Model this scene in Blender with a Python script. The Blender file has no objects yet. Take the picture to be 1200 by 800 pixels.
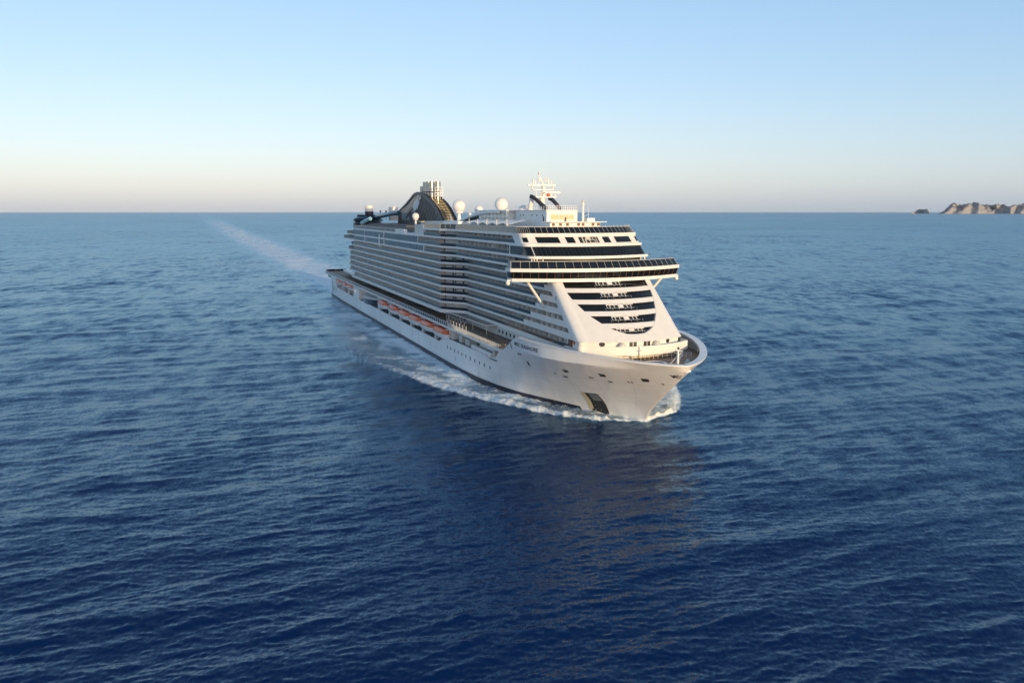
import bpy, bmesh, math, random
import numpy as np
from mathutils import Vector, Matrix
random.seed(7)
rng = np.random.default_rng(11)
sc = bpy.context.scene
COL = sc.collection

# ------------------------------------------------------------------ camera, sky, sun, exposure
CAM_H = 46.71
FPX = 1000.0                                     # focal length in pixels of a 1200 px wide frame
PITCH = math.atan(152.0 / FPX)
cd = bpy.data.cameras.new('camera')
cd.sensor_fit = 'HORIZONTAL'; cd.sensor_width = 36.0; cd.lens = 36.0 * FPX / 1200.0
cd.clip_start = 1.0; cd.clip_end = 300000.0
cam = bpy.data.objects.new('camera', cd); COL.objects.link(cam)
cam.location = (0, 0, CAM_H); cam.rotation_euler = (math.pi / 2 - PITCH, 0, 0)
sc.camera = cam

SUN_EL = 8.2
SUN_AZ = math.atan2(0.466, -0.885)               # compass style: angle from +Y towards +X
sun_dir = Vector((math.sin(SUN_AZ) * math.cos(math.radians(SUN_EL)),
                  math.cos(SUN_AZ) * math.cos(math.radians(SUN_EL)), math.sin(math.radians(SUN_EL))))
world = bpy.data.worlds.new('World'); sc.world = world; world.use_nodes = True
nt = world.node_tree
bg = nt.nodes['Background']
sky = nt.nodes.new('ShaderNodeTexSky'); sky.sky_type = 'NISHITA'; sky.sun_disc = False
sky.sun_elevation = math.radians(SUN_EL); sky.sun_rotation = SUN_AZ
sky.altitude = 50; sky.air_density = 0.90; sky.dust_density = 1.0; sky.ozone_density = 0.47
wb = nt.nodes.new('ShaderNodeVectorMath'); wb.operation = 'MULTIPLY_ADD'    # a thin even veil of haze over the clear sky
wb.inputs[1].default_value = (0.66, 0.565, 0.59)
wtc = nt.nodes.new('ShaderNodeTexCoord'); wsx = nt.nodes.new('ShaderNodeSeparateXYZ'); wmr = nt.nodes.new('ShaderNodeMapRange')
wmr.interpolation_type = 'SMOOTHSTEP'; wmr.inputs['From Min'].default_value = 0.18; wmr.inputs['From Max'].default_value = 0.75; wmr.inputs['To Min'].default_value = 1.0; wmr.inputs['To Max'].default_value = 0.42
wvs = nt.nodes.new('ShaderNodeVectorMath'); wvs.operation = 'SCALE'; wvs.inputs[0].default_value = (0.56, 1.48, 2.52)     # the veil thins overhead
nt.links.new(wtc.outputs['Generated'], wsx.inputs[0]); nt.links.new(wsx.outputs['Z'], wmr.inputs[0]); nt.links.new(wmr.outputs[0], wvs.inputs['Scale']); nt.links.new(wvs.outputs[0], wb.inputs[2])
nt.links.new(sky.outputs[0], wb.inputs[0]); nt.links.new(wb.outputs[0], bg.inputs[0]); bg.inputs[1].default_value = 0.15
sl = bpy.data.lights.new('sun', 'SUN'); sl.energy = 2.5; sl.angle = math.radians(0.55); sl.color = (1.0, 0.73, 0.38)
so = bpy.data.objects.new('sun', sl); COL.objects.link(so)
so.rotation_euler = (-sun_dir).to_track_quat('-Z', 'Y').to_euler()
sc.view_settings.view_transform = 'Standard'; sc.view_settings.look = 'None'
sc.view_settings.exposure = 0.38; sc.view_settings.gamma = 1.0; sc.view_settings.use_curve_mapping = False
sc.cycles.use_denoising = True
sc.cycles.max_bounces = 8; sc.cycles.transparent_max_bounces = 8
sc.cycles.sample_clamp_indirect = 20.0

# ------------------------------------------------------------------ materials
def mat(name, color, rough=0.5, spec=0.5, metal=0.0, var=0.0, vscale=1.0, bump=0.0, bscale=1.0, streak=None):
    m = bpy.data.materials.new(name); m.use_nodes = True
    n = m.node_tree; p = n.nodes['Principled BSDF']
    p.inputs['Base Color'].default_value = (*color, 1); p.inputs['Roughness'].default_value = rough
    p.inputs['Specular IOR Level'].default_value = spec; p.inputs['Metallic'].default_value = metal
    if var > 0 or bump > 0:
        tc = n.nodes.new('ShaderNodeTexCoord'); mp = n.nodes.new('ShaderNodeMapping')
        n.links.new(tc.outputs['Object'], mp.inputs[0])
        if streak: mp.inputs['Scale'].default_value = streak
        no = n.nodes.new('ShaderNodeTexNoise'); no.inputs['Scale'].default_value = vscale
        no.inputs['Detail'].default_value = 5; no.inputs['Roughness'].default_value = 0.6
        n.links.new(mp.outputs[0], no.inputs['Vector'])
        mr = n.nodes.new('ShaderNodeMapRange'); mr.inputs['From Min'].default_value = 0.25; mr.inputs['From Max'].default_value = 0.75
        mr.inputs['To Min'].default_value = 1 - var; mr.inputs['To Max'].default_value = 1 + var * 0.6
        n.links.new(no.outputs[0], mr.inputs[0])
        vm = n.nodes.new('ShaderNodeVectorMath'); vm.operation = 'SCALE'
        vm.inputs[0].default_value = color; n.links.new(mr.outputs[0], vm.inputs['Scale'])
        n.links.new(vm.outputs[0], p.inputs['Base Color'])
        if bump > 0:
            b = n.nodes.new('ShaderNodeBump'); b.inputs['Strength'].default_value = 1.0; b.inputs['Distance'].default_value = bump
            no2 = n.nodes.new('ShaderNodeTexNoise'); no2.inputs['Scale'].default_value = bscale; no2.inputs['Detail'].default_value = 4
            n.links.new(tc.outputs['Object'], no2.inputs['Vector'])
            n.links.new(no2.outputs[0], b.inputs['Height']); n.links.new(b.outputs[0], p.inputs['Normal'])
    return m

HULLW = mat('hull_white_paint', (0.84, 0.84, 0.83), 0.32, 0.5, var=0.10, vscale=0.22, streak=(1, 1, 0.18), bump=0.03, bscale=0.35)
WHITE = mat('white_paint', (0.84, 0.84, 0.82), 0.38, 0.5, var=0.05, vscale=0.5)
OFFW = mat('off_white_panel', (0.66, 0.65, 0.61), 0.5, 0.4, var=0.10, vscale=0.6)
CABIN = mat('cabin_wall', (0.70, 0.68, 0.61), 0.5, 0.4, var=0.2, vscale=0.28)
PART = mat('balcony_partition', (0.78, 0.77, 0.72), 0.5, 0.4, var=0.14, vscale=0.23)
BOOT = mat('navy_boot_topping', (0.020, 0.026, 0.050), 0.4, 0.5, var=0.25, vscale=0.4)
GLASS = mat('dark_glass', (0.010, 0.012, 0.016), 0.05, 0.5, var=0.5, vscale=0.35)
BGLASS = mat('railing_glass', (0.014, 0.020, 0.032), 0.07, 0.42, var=0.35, vscale=0.3)
BLUEGL = mat('blue_tinted_glass', (0.030, 0.050, 0.085), 0.06, 0.55, var=0.25, vscale=0.15)
NAVY = mat('navy_paint', (0.014, 0.022, 0.045), 0.42, 0.4, var=0.2, vscale=0.3)
DARK = mat('dark_grey_metal', (0.035, 0.036, 0.040), 0.45, 0.5, var=0.3, vscale=0.5)
GREY = mat('grey_deck', (0.20, 0.20, 0.20), 0.7, 0.3, var=0.25, vscale=0.6)
TEAK = mat('teak_deck', (0.30, 0.22, 0.16), 0.65, 0.3, var=0.25, vscale=0.5)
STEEL = mat('polished_steel', (0.52, 0.50, 0.46), 0.3, 0.5, metal=0.85, var=0.12, vscale=0.6)
LATT = mat('cream_and_sunlit', (0.62, 0.52, 0.30), 0.5, 0.4)  # plain cream, also painted sunlight on the anchor cheek and funnel lattice
def vary_by_object(m, amount):
    n = m.node_tree; p = n.nodes['Principled BSDF']; src = p.inputs['Base Color'].links[0].from_socket
    oi = n.nodes.new('ShaderNodeObjectInfo'); mr = n.nodes.new('ShaderNodeMapRange'); mr.inputs['To Min'].default_value = 1 - amount; mr.inputs['To Max'].default_value = 1.0
    vm = n.nodes.new('ShaderNodeVectorMath'); vm.operation = 'SCALE'
    n.links.new(oi.outputs['Random'], mr.inputs[0]); n.links.new(mr.outputs[0], vm.inputs['Scale']); n.links.new(src, vm.inputs[0]); n.links.new(vm.outputs[0], p.inputs['Base Color'])
vary_by_object(PART, 0.35)
ORANGE = mat('orange_gelcoat', (0.80, 0.125, 0.018), 0.35, 0.5, var=0.15, vscale=0.5)
RED = mat('red_paint', (0.55, 0.02, 0.015), 0.4, 0.5)
BLUEW = mat('blue_pool_cover', (0.012, 0.07, 0.22), 0.65, 0.3)
TEAL = mat('teal_slide', (0.03, 0.13, 0.20), 0.25, 0.5, var=0.3, vscale=0.3)
SKYBL = mat('pale_blue_slide', (0.25, 0.50, 0.62), 0.3, 0.5)
NAME = mat('dark_lettering', (0.02, 0.022, 0.04), 0.4)
SEAM = mat('weld_seam', (0.64, 0.64, 0.62), 0.6)
GAPLIGHT = mat('gap_light_grey', (0.15, 0.16, 0.17), 0.5)  # stands for light seen through the funnel gaps
EMBL = mat('pale_emblem', (0.62, 0.68, 0.74), 0.4)
FABRIC = mat('grey_canopy', (0.030, 0.034, 0.040), 0.35, 0.5, var=0.4, vscale=0.5)
LOUNGE = mat('dark_lounger', (0.10, 0.09, 0.085), 0.7)
WOOD = mat('brown_trim', (0.16, 0.08, 0.045), 0.5)

# ------------------------------------------------------------------ mesh helpers (ship coordinates: x aft from the stem, y to starboard, z up)
class MB:
    def __init__(s): s.v = []; s.f = []; s.marks = []
    def add(s, vs, fs):
        o = len(s.v); s.marks.append((o, len(s.f))); s.v.extend([tuple(map(float, p)) for p in vs]); s.f.extend([[i + o for i in f] for f in fs]); return s
    def box(s, u0, u1, v0, v1, z0, z1):
        P = [(u0, v0, z0), (u1, v0, z0), (u1, v1, z0), (u0, v1, z0), (u0, v0, z1), (u1, v0, z1), (u1, v1, z1), (u0, v1, z1)]
        return s.add(P, [(0, 3, 2, 1), (4, 5, 6, 7), (0, 1, 5, 4), (1, 2, 6, 5), (2, 3, 7, 6), (3, 0, 4, 7)])
    def prism(s, poly, z0, z1, dz=None):
        n = len(poly)
        P = [(u, v, z0) for u, v in poly] + [(u, v, z1) for u, v in poly]
        F = [list(range(n))[::-1], list(range(n, 2 * n))] + [(i, (i + 1) % n, n + (i + 1) % n, n + i) for i in range(n)]
        return s.add(P, F)
    def rows(s, R, closed=False):            # loft between equal-length polylines
        n = len(R[0]); P = [p for r in R for p in r]; F = []
        for j in range(len(R) - 1):
            for i in range(n - 1 + (1 if closed else 0)):
                k = (i + 1) % n
                F.append((j * n + i, j * n + k, (j + 1) * n + k, (j + 1) * n + i))
        return s.add(P, F)
    def quad(s, a, b, c, d): return s.add([a, b, c, d], [(0, 1, 2, 3)])
    def tube(s, p, q, r, r2=None, n=8):
        p = Vector(p); q = Vector(q); r2 = r if r2 is None else r2
        d = (q - p).normalized(); x = d.orthogonal().normalized(); y = d.cross(x)
        A = [p + (x * math.cos(t) + y * math.sin(t)) * r for t in [2 * math.pi * i / n for i in range(n)]]
        B = [q + (x * math.cos(t) + y * math.sin(t)) * r2 for t in [2 * math.pi * i / n for i in range(n)]]
        F = [(i, (i + 1) % n, n + (i + 1) % n, n + i) for i in range(n)] + [list(range(n))[::-1], list(range(n, 2 * n))]
        return s.add(A + B, F)
    def lathe(s, c, prof, n=20):             # prof: (radius, z)
        R = [[(c[0] + r * math.cos(2 * math.pi * i / n), c[1] + r * math.sin(2 * math.pi * i / n), c[2] + z) for i in range(n)] for r, z in prof]
        return s.rows(R, True)
    def sphere(s, c, r, z_from=-1.0, n=24, m=14, sz=1.0):
        prof = []
        a0 = math.asin(max(-1, z_from))
        for i in range(m + 1):
            a = a0 + (math.pi / 2 - a0) * i / m
            prof.append((max(0.001, r * math.cos(a)), r * math.sin(a) * sz))
        return s.lathe(c, prof, n)
    def wall(s, path, z0, z1, t=0.12):       # thin upright wall along a plan polyline, given thickness towards the ship's inside
        outer = path; inner = []
        n = len(path)
        for i in range(n):
            a = Vector(path[max(0, i - 1)]); b = Vector(path[min(n - 1, i + 1)])
            d = (b - a).normalized(); nn = Vector((-d.y, d.x))
            inner.append((path[i][0] + nn.x * t, path[i][1] + nn.y * t))
        f0 = z0 if callable(z0) else (lambda i: z0); f1 = z1 if callable(z1) else (lambda i: z1)
        R = [[(*outer[i], f0(i)) for i in range(n)], [(*outer[i], f1(i)) for i in range(n)],
             [(*inner[i], f1(i)) for i in range(n)], [(*inner[i], f0(i)) for i in range(n)], [(*outer[i], f0(i)) for i in range(n)]]
        return s.rows(R)
    def build(s, name, material, parent=None, smooth=None, fix=True):
        me = bpy.data.meshes.new(name); me.from_pydata(s.v, [], s.f); me.update()
        if fix:
            bm = bmesh.new(); bm.from_mesh(me); bmesh.ops.remove_doubles(bm, verts=bm.verts, dist=1e-4)
            bmesh.ops.recalc_face_normals(bm, faces=bm.faces); bm.to_mesh(me); bm.free()
        me.materials.append(material)
        if smooth is not None:
            me.polygons.foreach_set('use_smooth', [True] * len(me.polygons)); me.set_sharp_from_angle(angle=math.radians(smooth))
        o = bpy.data.objects.new(name, me); COL.objects.link(o)
        if parent: o.parent = parent
        return o

def each(m, name, material, parent=None, smooth=None, fix=True):
    """one object per piece that was added to m"""
    out = []
    ends = m.marks[1:] + [(len(m.v), len(m.f))]
    for (v0, f0), (v1, f1) in zip(m.marks, ends):
        q = MB(); q.v = m.v[v0:v1]; q.f = [[i - v0 for i in f] for f in m.f[f0:f1]]
        out.append(q.build(name, material, parent, smooth, fix))
    return out

def tag(o, label, cat=None, group=None, kind=None):
    if label: o['label'] = label
    if cat: o['category'] = cat
    if group: o['group'] = group
    if kind: o['kind'] = kind
    return o

def interp(x, xs, ys): return float(np.interp(x, xs, ys))

# ------------------------------------------------------------------ ship frame
TH = math.radians(20.491)
S0 = Vector((30.023, 187.563, 0.0))
AX = Vector((-math.sin(TH), math.cos(TH), 0)); ST = Vector((-math.cos(TH), -math.sin(TH), 0))
SHIP_ROT = math.atan2(AX.y, AX.x)
def ship_world(u, v, z): return S0 + AX * u + ST * v + Vector((0, 0, z))

ship = bpy.data.objects.new('cruise_ship', None); COL.objects.link(ship)
ship.location = S0; ship.rotation_euler = (0, 0, SHIP_ROT)
tag(ship, 'large white cruise ship with stacked balconies, dark funnel and raked bow steaming across open sea', 'ship')

# ------------------------------------------------------------------ hull
WB = ([0, 5, 10, 18, 27, 36, 46, 57, 70, 88], [.15, 2.5, 5.1, 9.2, 13.5, 17.0, 19.4, 20.9, 21.6, 21.8])
KB = ([0, 2, 5.4, 10, 16, 22.5, 28, 36, 45, 60], [.4, 2.6, 6.0, 10.6, 15.2, 18.4, 20.2, 21.3, 21.8, 21.8])
RB = ([0, .3, 1, 2, 4, 6, 9, 12, 16, 20, 25, 30, 36, 42], [.2, 1.0, 2.34, 3.78, 6.1, 8.0, 10.4, 12.45, 14.8, 16.75, 18.7, 20.2, 21.4, 21.8])
STEM = ([-9, -6, -2, 0, 3.2, 6.4, 9.4, 12.0, 13.9, 14.2, 15.45], [3.0, 0.0, -0.3, 0, -2.4, -6.3, -10.2, -13.6, -15.8, -16.1, -16.8])
KS, RS = 14.2, 15.45                              # heights of knuckle and rim at the stem
def zk(u): return 13.9 + 0.3 * min(1, max(0, (5 - u) / 21.7))
def zr(u): return interp(u, [-16.8, -5, 3, 14, 24.8], [RS, 15.9, 16.2, 16.6, 16.75])
def ustem(z): return interp(z, *STEM)
def breadth(u, z):
    k = zk(u); r = zr(u)
    if z <= 0: b = interp(max(0, u - ustem(z)), *WB)
    elif z <= k:
        f = z / k; w = f ** 1.25; d = max(0, u - ustem(f * KS)); b = (1 - w) * interp(d, *WB) + w * interp(d, *KB)
    else:
        w = min(1, (z - k) / (r - k)); d = max(0, u - ustem(KS + w * (RS - KS))); b = (1 - w) * interp(d, *KB) + w * interp(d, *RB)
    if u > 270: b *= 1 - 0.05 * ((u - 270) / 52) ** 2
    return b
HTOP = ([24.8, 25.6, 27.5, 30, 33, 35.5, 37.5, 39.5, 42, 80, 83, 88, 91.5, 93, 240, 300, 302.5, 322.5],
        [16.8, 16.5, 15.7, 14.3, 13.0, 12.2, 11.95, 10.4, 9.0, 8.5, 8.4, 8.0, 7.0, 6.3, 6.3, 6.8, 11.2, 11.2])
def htop(u): return zr(u) if u < 24.8 else interp(u, *HTOP)
LV = [(-6, None), (-3, None), (0, 0), (1, .07), (0, .14), (0, .22), (0, .32), (0, .43), (0, .54), (0, .65), (0, .76), (0, .86), (0, .94), (0, 1.0), (0, 1.02), (0, 1.35), (0, 1.7), (0, 2.0)]
def level_z(j, k, r):
    z, f = LV[j]
    if f is None: return float(z)
    return f * k if f <= 1 else k + (f - 1) * (r - k)
def hull_half(sign):
    m = MB(); nb = 56; R = []
    for k in range(nb + 1):
        t = (k / nb) ** 1.7; r = []
        for j in range(len(LV)):
            us = ustem(level_z(j, KS, RS)); u = us + t * (24.8 - us); z = level_z(j, zk(u), zr(u)) if k else level_z(j, KS, RS)
            r.append((u, sign * max(0.02, breadth(u, z) if k else 0.02), z))
        R.append(r)
    m.rows(R); R = []
    us = sorted(set([24.8, 25.2, 26, 27, 28.5, 30, 31.5, 33, 34.5, 36, 37.5, 38.5, 39.5, 41, 42, 44, 46, 49, 52, 55, 58, 61, 64, 67, 70, 73, 76, 80, 83, 85, 88, 90, 91.5, 93] + list(range(100, 300, 10)) + [300, 301, 302.5, 310, 316, 320, 322]))
    base = [level_z(j, zk(24.8), zr(24.8)) for j in range(len(LV))]
    for u in us:
        T = htop(u); r = []
        for z in base:
            zz = z if z <= 3.2 else 3.2 + (z - 3.2) * (T - 3.2) / (zr(24.8) - 3.2); r.append((u, sign * breadth(u, zz), zz))
        R.append(r)
    m.rows(R); return m
hm = MB()
for sgn in (1, -1):
    h = hull_half(sgn); hm.add(h.v, h.f)
# transom
hm.rows([[(322, -breadth(322, 0), z), (322, breadth(322, 0), z)] for z in (-6, 0, 5, 11.2)])
hull = hm.build('hull', HULLW, ship, smooth=38)

# boot topping: a painted belt just proud of the plating
bm_ = MB()
for sgn in (1, -1):
    R = []
    for u in list(np.arange(16, 94, 2.0)) + list(range(100, 322, 20)) + [321.9]:
        top = interp(u, [14, 24, 50, 322], [0.7, 1.1, 1.3, 1.4])
        R.append([(u, sgn * (breadth(u, z) + 0.09), z) for z in (-0.8, 0, top * .5, top)])
    bm_.rows(R)
bm_.build('boot_topping', BOOT, hull, smooth=40)

# rim of the bow bulwark, its inner face and stiffeners
rim = MB(); inner = MB(); ribs = MB()
uu = [ustem(RS) + (24.8 - ustem(RS)) * (k / 60) ** 1.9 for k in range(61)]
outer_l = [(u, breadth(u, zr(u)) if i else 0.0) for i, u in enumerate(uu)]
full = [(u, v) for u, v in reversed(outer_l)] + [(u, -v) for u, v in outer_l[1:]]     # starboard aft -> tip -> port aft
def offset_in(path, t):
    out = []
    for i in range(len(path)):
        a = Vector(path[max(0, i - 1)]); b = Vector(path[min(len(path) - 1, i + 1)])
        d = (b - a).normalized(); nn = Vector((-d.y, d.x))
        out.append((path[i][0] - nn.x * t, path[i][1] - nn.y * t))
    return out
chk = offset_in(full, 1.0)
sg = 1.0 if abs(chk[30][1]) < abs(full[30][1]) else -1.0
IN = offset_in(full, 1.5 * sg)
half = len(full) // 2
IN = [(u, max(v, 0.0)) if i <= half else (u, min(v, 0.0)) for i, (u, v) in enumerate(IN)]
OUT = offset_in(full, -0.10 * sg)
def rz(i): return zr(full[i][0])
n_f = range(len(full))
rim.rows([[(*OUT[i], rz(i) - .12) for i in n_f], [(*OUT[i], rz(i) + .14) for i in n_f], [(*IN[i], rz(i) + .16) for i in n_f], [(*IN[i], rz(i) - .25) for i in n_f]])
rim.build('bulwark_rim', HULLW, hull, smooth=40)
IN2 = offset_in(full, 0.55 * sg); IN2 = [(u, max(v, 0.0)) if i <= half else (u, min(v, 0.0)) for i, (u, v) in enumerate(IN2)]
ZF = 13.8                                         # working deck at the bow
DK = []
for i, (u, v) in enumerate(IN2):
    b = max(0.0, breadth(u, ZF) - .35); DK.append((u, max(-b, min(b, v))))
inner.rows([[(*IN2[i], rz(i) - .14) for i in n_f], [(*DK[i], ZF) for i in n_f]])
inner.build('bulwark_lining', OFFW, hull, smooth=40)
for i in range(3, len(IN2) - 3, 2):
    p = DK[i]; q = IN[i]
    ribs.tube((p[0], p[1], ZF), (q[0] * .85 + p[0] * .15, q[1] * .85 + p[1] * .15, rz(i) - .2), 0.10, 0.16, 4)
each(ribs, 'bulwark_stiffener', OFFW, hull)
fd = MB(); fd.add([(*p, ZF) for p in DK], [list(range(len(DK)))])
fd.build('foredeck', TEAK, ship)

# promenade deck: slab with a white edge and planking on it
def prom_v(u): return interp(u, [37, 39, 44, 322, 338, 343, 344.6], [21.6, 21.86, 21.9, 21.9, 21.6, 20.4, 17.5])
pu = [37.0, 38, 40, 44, 60, 90, 150, 220, 300, 322, 332, 338, 341, 343, 344.3, 344.6]
pst = [(u, prom_v(u)) for u in pu]
poly = pst + [(u, -v) for u, v in reversed(pst)]
prom = MB().prism(poly, 11.45, 12.05).build('promenade_deck', WHITE, ship)
pl = MB(); pi = [(u + (0.3 if k == 0 else -.3 * (k == len(pst) - 1)), v - .35) for k, (u, v) in enumerate(pst)]
pp = pi + [(u, -v) for u, v in reversed(pi)]
pl.add([(u, v, 12.056) for u, v in pp], [list(range(len(pp)))]); pl.build('deck_planking', TEAK, prom)

def glass_rail(path, z0, h, name, parent, material=BGLASS, step=2.4, post=WHITE, rail=True, t=0.05, postr=.055):
    """glass balustrade along a plan path with a top rail and posts"""
    g = MB().wall(path, z0, z0 + h - .02, t).build(name, material, parent)
    pm = MB()
    for (a, b) in zip(path[:-1], path[1:]):
        a = Vector(a); b = Vector(b); L = (b - a).length; n = max(1, round(L / step))
        if rail: pm.tube((a.x, a.y, z0 + h + .03), (b.x, b.y, z0 + h + .03), .06, n=6)
        for i in range(n):
            p = a.lerp(b, i / n); pm.box(p.x - postr, p.x + postr, p.y - postr, p.y + postr, z0, z0 + h + .03)
    pm.build('railing', post, g)
    return g
# rail: aft and midship glass, forward open stanchions
glass_rail([(u, prom_v(u) - .25) for u in (338, 332, 322, 302, 250, 200, 150, 100, 84)], 12.05, 1.15, 'promenade_balustrade', prom)
glass_rail([(344.2, -17), (344.2, 17), (342.6, 20.2), (338, 21.3)], 12.05, 1.15, 'promenade_balustrade', prom)
om = MB()
for k in range(60):
    u = 84 - k * .78
    v = prom_v(u) - .25
    om.box(u - .05, u + .05, v - .05, v + .05, 12.05, 13.25 + (1.2 if k < 26 and k % 4 == 0 else 0))
for zz_ in (12.45, 12.85, 13.25):
    for a, b in ((84, 60), (60, 44), (44, 38.2)): om.tube((a, prom_v(a) - .25, zz_), (b, prom_v(b) - .25, zz_), .035, n=5)
for k in range(7):                                # wind screen frames further in
    u = 96 - k * 3.2
    om.tube((u, 18.6, 12.05), (u, 18.6, 14.0), .07, n=5); om.tube((u, 18.6, 14.0), (u - 3.2, 18.6, 14.0), .05, n=5)
om.build('open_railing', WHITE, prom)

# recess behind the boats and forward machinery bay: floor and back wall
rec = MB(); rec.box(40, 320, -16.8, 16.8, 5.9, 11.14); rec.build('boat_recess_wall', OFFW, hull)
rf_ = MB(); rf_.box(41, 92, 16.82, 21.3, 8.2, 8.5); rf_.box(92, 302, 16.82, 21.45, 5.95, 6.2); rf_.build('boat_recess_floor', GREY, hull)
ptn = MB()
for u in (80.5, 83.2): ptn.box(u, u + .4, 16.82, 21.3, 8.4, 11.1)
ptn.box(188.6, 189.2, 16.82, 21.6, 6.2, 11.1); ptn.box(232, 245.5, 17, 21.7, 6.2, 11.1); ptn.box(300.3, 301, 16.82, 21.6, 6.2, 11.1)
for u in range(99, 186, 6): ptn.box(u, u + .3, 16.82, 17.4, 6.2, 11.1)
each(ptn, 'recess_bulkhead', WHITE, hull)
dk = MB()
for k in range(10): u = 96 + 9.3 * k; dk.box(u, u + 3.4, 16.83, 16.9, 6.8, 9.4)
each(dk, 'recess_door', DARK, hull)
# rounded glazed lounge bay and dark tender platform aft of the boats
bay = MB()
arc = [(213 + 13 * math.cos(a), 18.2 + 4.3 * math.sin(a)) for a in np.linspace(0, math.pi, 17)]
bay.prism(arc, 6.3, 8.8); bay.build('glazed_bay', BLUEGL, hull, smooth=30)
MB().prism([(213 + 13.4 * math.cos(a), 18.2 + 4.6 * math.sin(a)) for a in np.linspace(0, math.pi, 17)], 8.85, 9.3).build('bay_roof', WHITE, hull)
lamp = MB().box(240.5, 241.6, 21.71, 21.76, 8.8, 9.6).build('lit_window', mat('lit_window', (.9, .7, .45), .4), hull)
lamp.data.materials[0].node_tree.nodes['Principled BSDF'].inputs['Emission Color'].default_value = (1, .7, .35, 1)
lamp.data.materials[0].node_tree.nodes['Principled BSDF'].inputs['Emission Strength'].default_value = 1.2
# stern: balcony windows under the overhang
MB().box(322.3, 341, -19.8, 19.8, 9.0, 11.14).build('stern_gallery', WHITE, hull)
sw = MB()
for k in range(6): sw.box(325 + 2.5 * k, 326.7 + 2.5 * k, 19.81, 19.86, 9.3, 10.8)
each(sw, 'gallery_window', GLASS, hull)
# side openings aft
so_ = MB()
for u, z0, z1, w in ((314, 2.6, 8.4, 1.6), (309, 4.2, 6.4, .8), (305, 4.2, 6.4, .8), (300, 3.8, 5.6, .8)):
    so_.box(u, u + w, breadth(u, 4) - .06, breadth(u, 4) + .02, z0, z1)
each(so_, 'shell_door', GREY, hull)

# portholes: one small dark pane each
for k in range(11):
    u = 84.0 - k * 3.7
    p = MB(); z = 5.75
    b = breadth(u, z)
    ring = [(u + .36 * (1 if math.cos(a) > 0 else -1) * abs(math.cos(a)) ** .6, b + .03, z + .55 * (1 if math.sin(a) > 0 else -1) * abs(math.sin(a)) ** .6) for a in [2 * math.pi * i / 14 for i in range(14)]]
    p.add(ring, [list(range(14))]); p.build('porthole', GLASS, hull, fix=False)
# draught marks, scuppers, shallow plating seams
sm = MB()
for u, z in ((104, 3.6), (128, 3.4), (58, 2.6), (150, 3.5), (44, 4.1), (35, 2.4), (76, 2.9)):
    b = breadth(u, z); sm.box(u, u + .18, b, b + .025, z, z + 1.1)
each(sm, 'draught_mark', DARK, hull)
fen = MB()
for u in (66, 56):
    R = [[(u + d, breadth(u + d, z) + .05, z) for d in (-.25, .25)] for z in (1.4, 3, 4.6, 5.0)]
    fen.rows(R)
each(fen, 'fender_strip', WHITE, hull)

# hull-following patch helper for openings
def patch(quad_uz, off=0.03, nu=6, nz=6, sign=1):
    (a, b, c, d) = [np.array(q, float) for q in quad_uz]        # top-aft, top-fwd, bottom-fwd, bottom-aft (u, z)
    R = []
    for j in range(nz + 1):
        r = []
        for i in range(nu + 1):
            s, t = i / nu, j / nz
            q = (a * (1 - s) + b * s) * (1 - t) + (d * (1 - s) + c * s) * t
            r.append((q[0], sign * (breadth(q[0], q[1]) + off), q[1]))
        R.append(r)
    return R
def hv(x): return x
# anchor pocket as flat patches: recess shade and sunlit cheek painted on, plus anchor
for sgn in (1, -1):
    MB().rows(patch([(11.7, 5.2), (7.4, 5.45), (8.7, -.1), (13.1, .3)], .05, sign=sgn)).build('anchor_pocket', DARK, hull, smooth=60)
    MB().rows(patch([(11.8, 5.2), (10.75, 5.15), (12.2, .9), (13.6, .3)], .10, sign=sgn)).build('pocket_cheek_sunlit', LATT, hull, smooth=60)
    MB().rows(patch([(9.7, 5.15), (7.5, 5.3), (8.2, 3.5), (10.4, 3.3)], .14, sign=sgn)).build('anchor', STEEL, hull, smooth=60)
# mooring openings along the flare with bright lips
for (u, z) in ((9.9, 11.5), (1.1, 11.78), (-6.3, 11.62)):
    MB().rows(patch([(u - 1.2, z), (u - 2.5, z - .05), (u - 1.95, z - .8), (u - .75, z - .85)], .05)).build('mooring_port', DARK, hull, smooth=60)
    MB().rows(patch([(u, z), (u - 1.15, z), (u - .7, z - .85), (u + .2, z - .5)], .12)).build('mooring_lip', WHITE, hull, smooth=60)
fit = MB()
for (u, z, w) in ((14.3, 9.45, 2.1), (9.9, 9.5, .9), (4.0, 10.0, 1.7), (.83, 9.76, 1.2), (-2.5, 10.1, .5), (-3.4, 9.95, 1.7), (-9.3, 10.3, 1.9), (10.2, 12.86, 1.4)):
    fit.rows(patch([(u, z + .16), (u - w, z + .16), (u - w, z - .16), (u, z - .16)], .08, 3, 2))
each(fit, 'fairlead', WHITE, hull, smooth=60)
fit = MB()
for (u, z, w) in ((13.2, 9.8, .4), (3.4, 10.3, .3), (2.9, 10.3, .3), (-4.0, 10.25, .3), (-4.6, 10.25, .3), (-10.2, 10.6, .3), (.1, 9.76, .8), (25.0, 12.75, .7), (23.8, 12.85, .7), (11.2, 9.3, 1.1)):
    fit.rows(patch([(u, z + .2), (u - w, z + .2), (u - w, z - .2), (u, z - .2)], .10, 2, 2))
fit.rows(patch([(21.9, 11.4), (21.2, 11.4), (21.4, 10.2), (22.1, 10.2)], .06, 2, 3))
fit.rows(patch([(28.7, 14.9), (28.2, 14.9), (27.4, 13.6), (27.9, 13.6)], .06, 2, 3))
each(fit, 'hull_fitting', DARK, hull, smooth=60)
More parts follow.
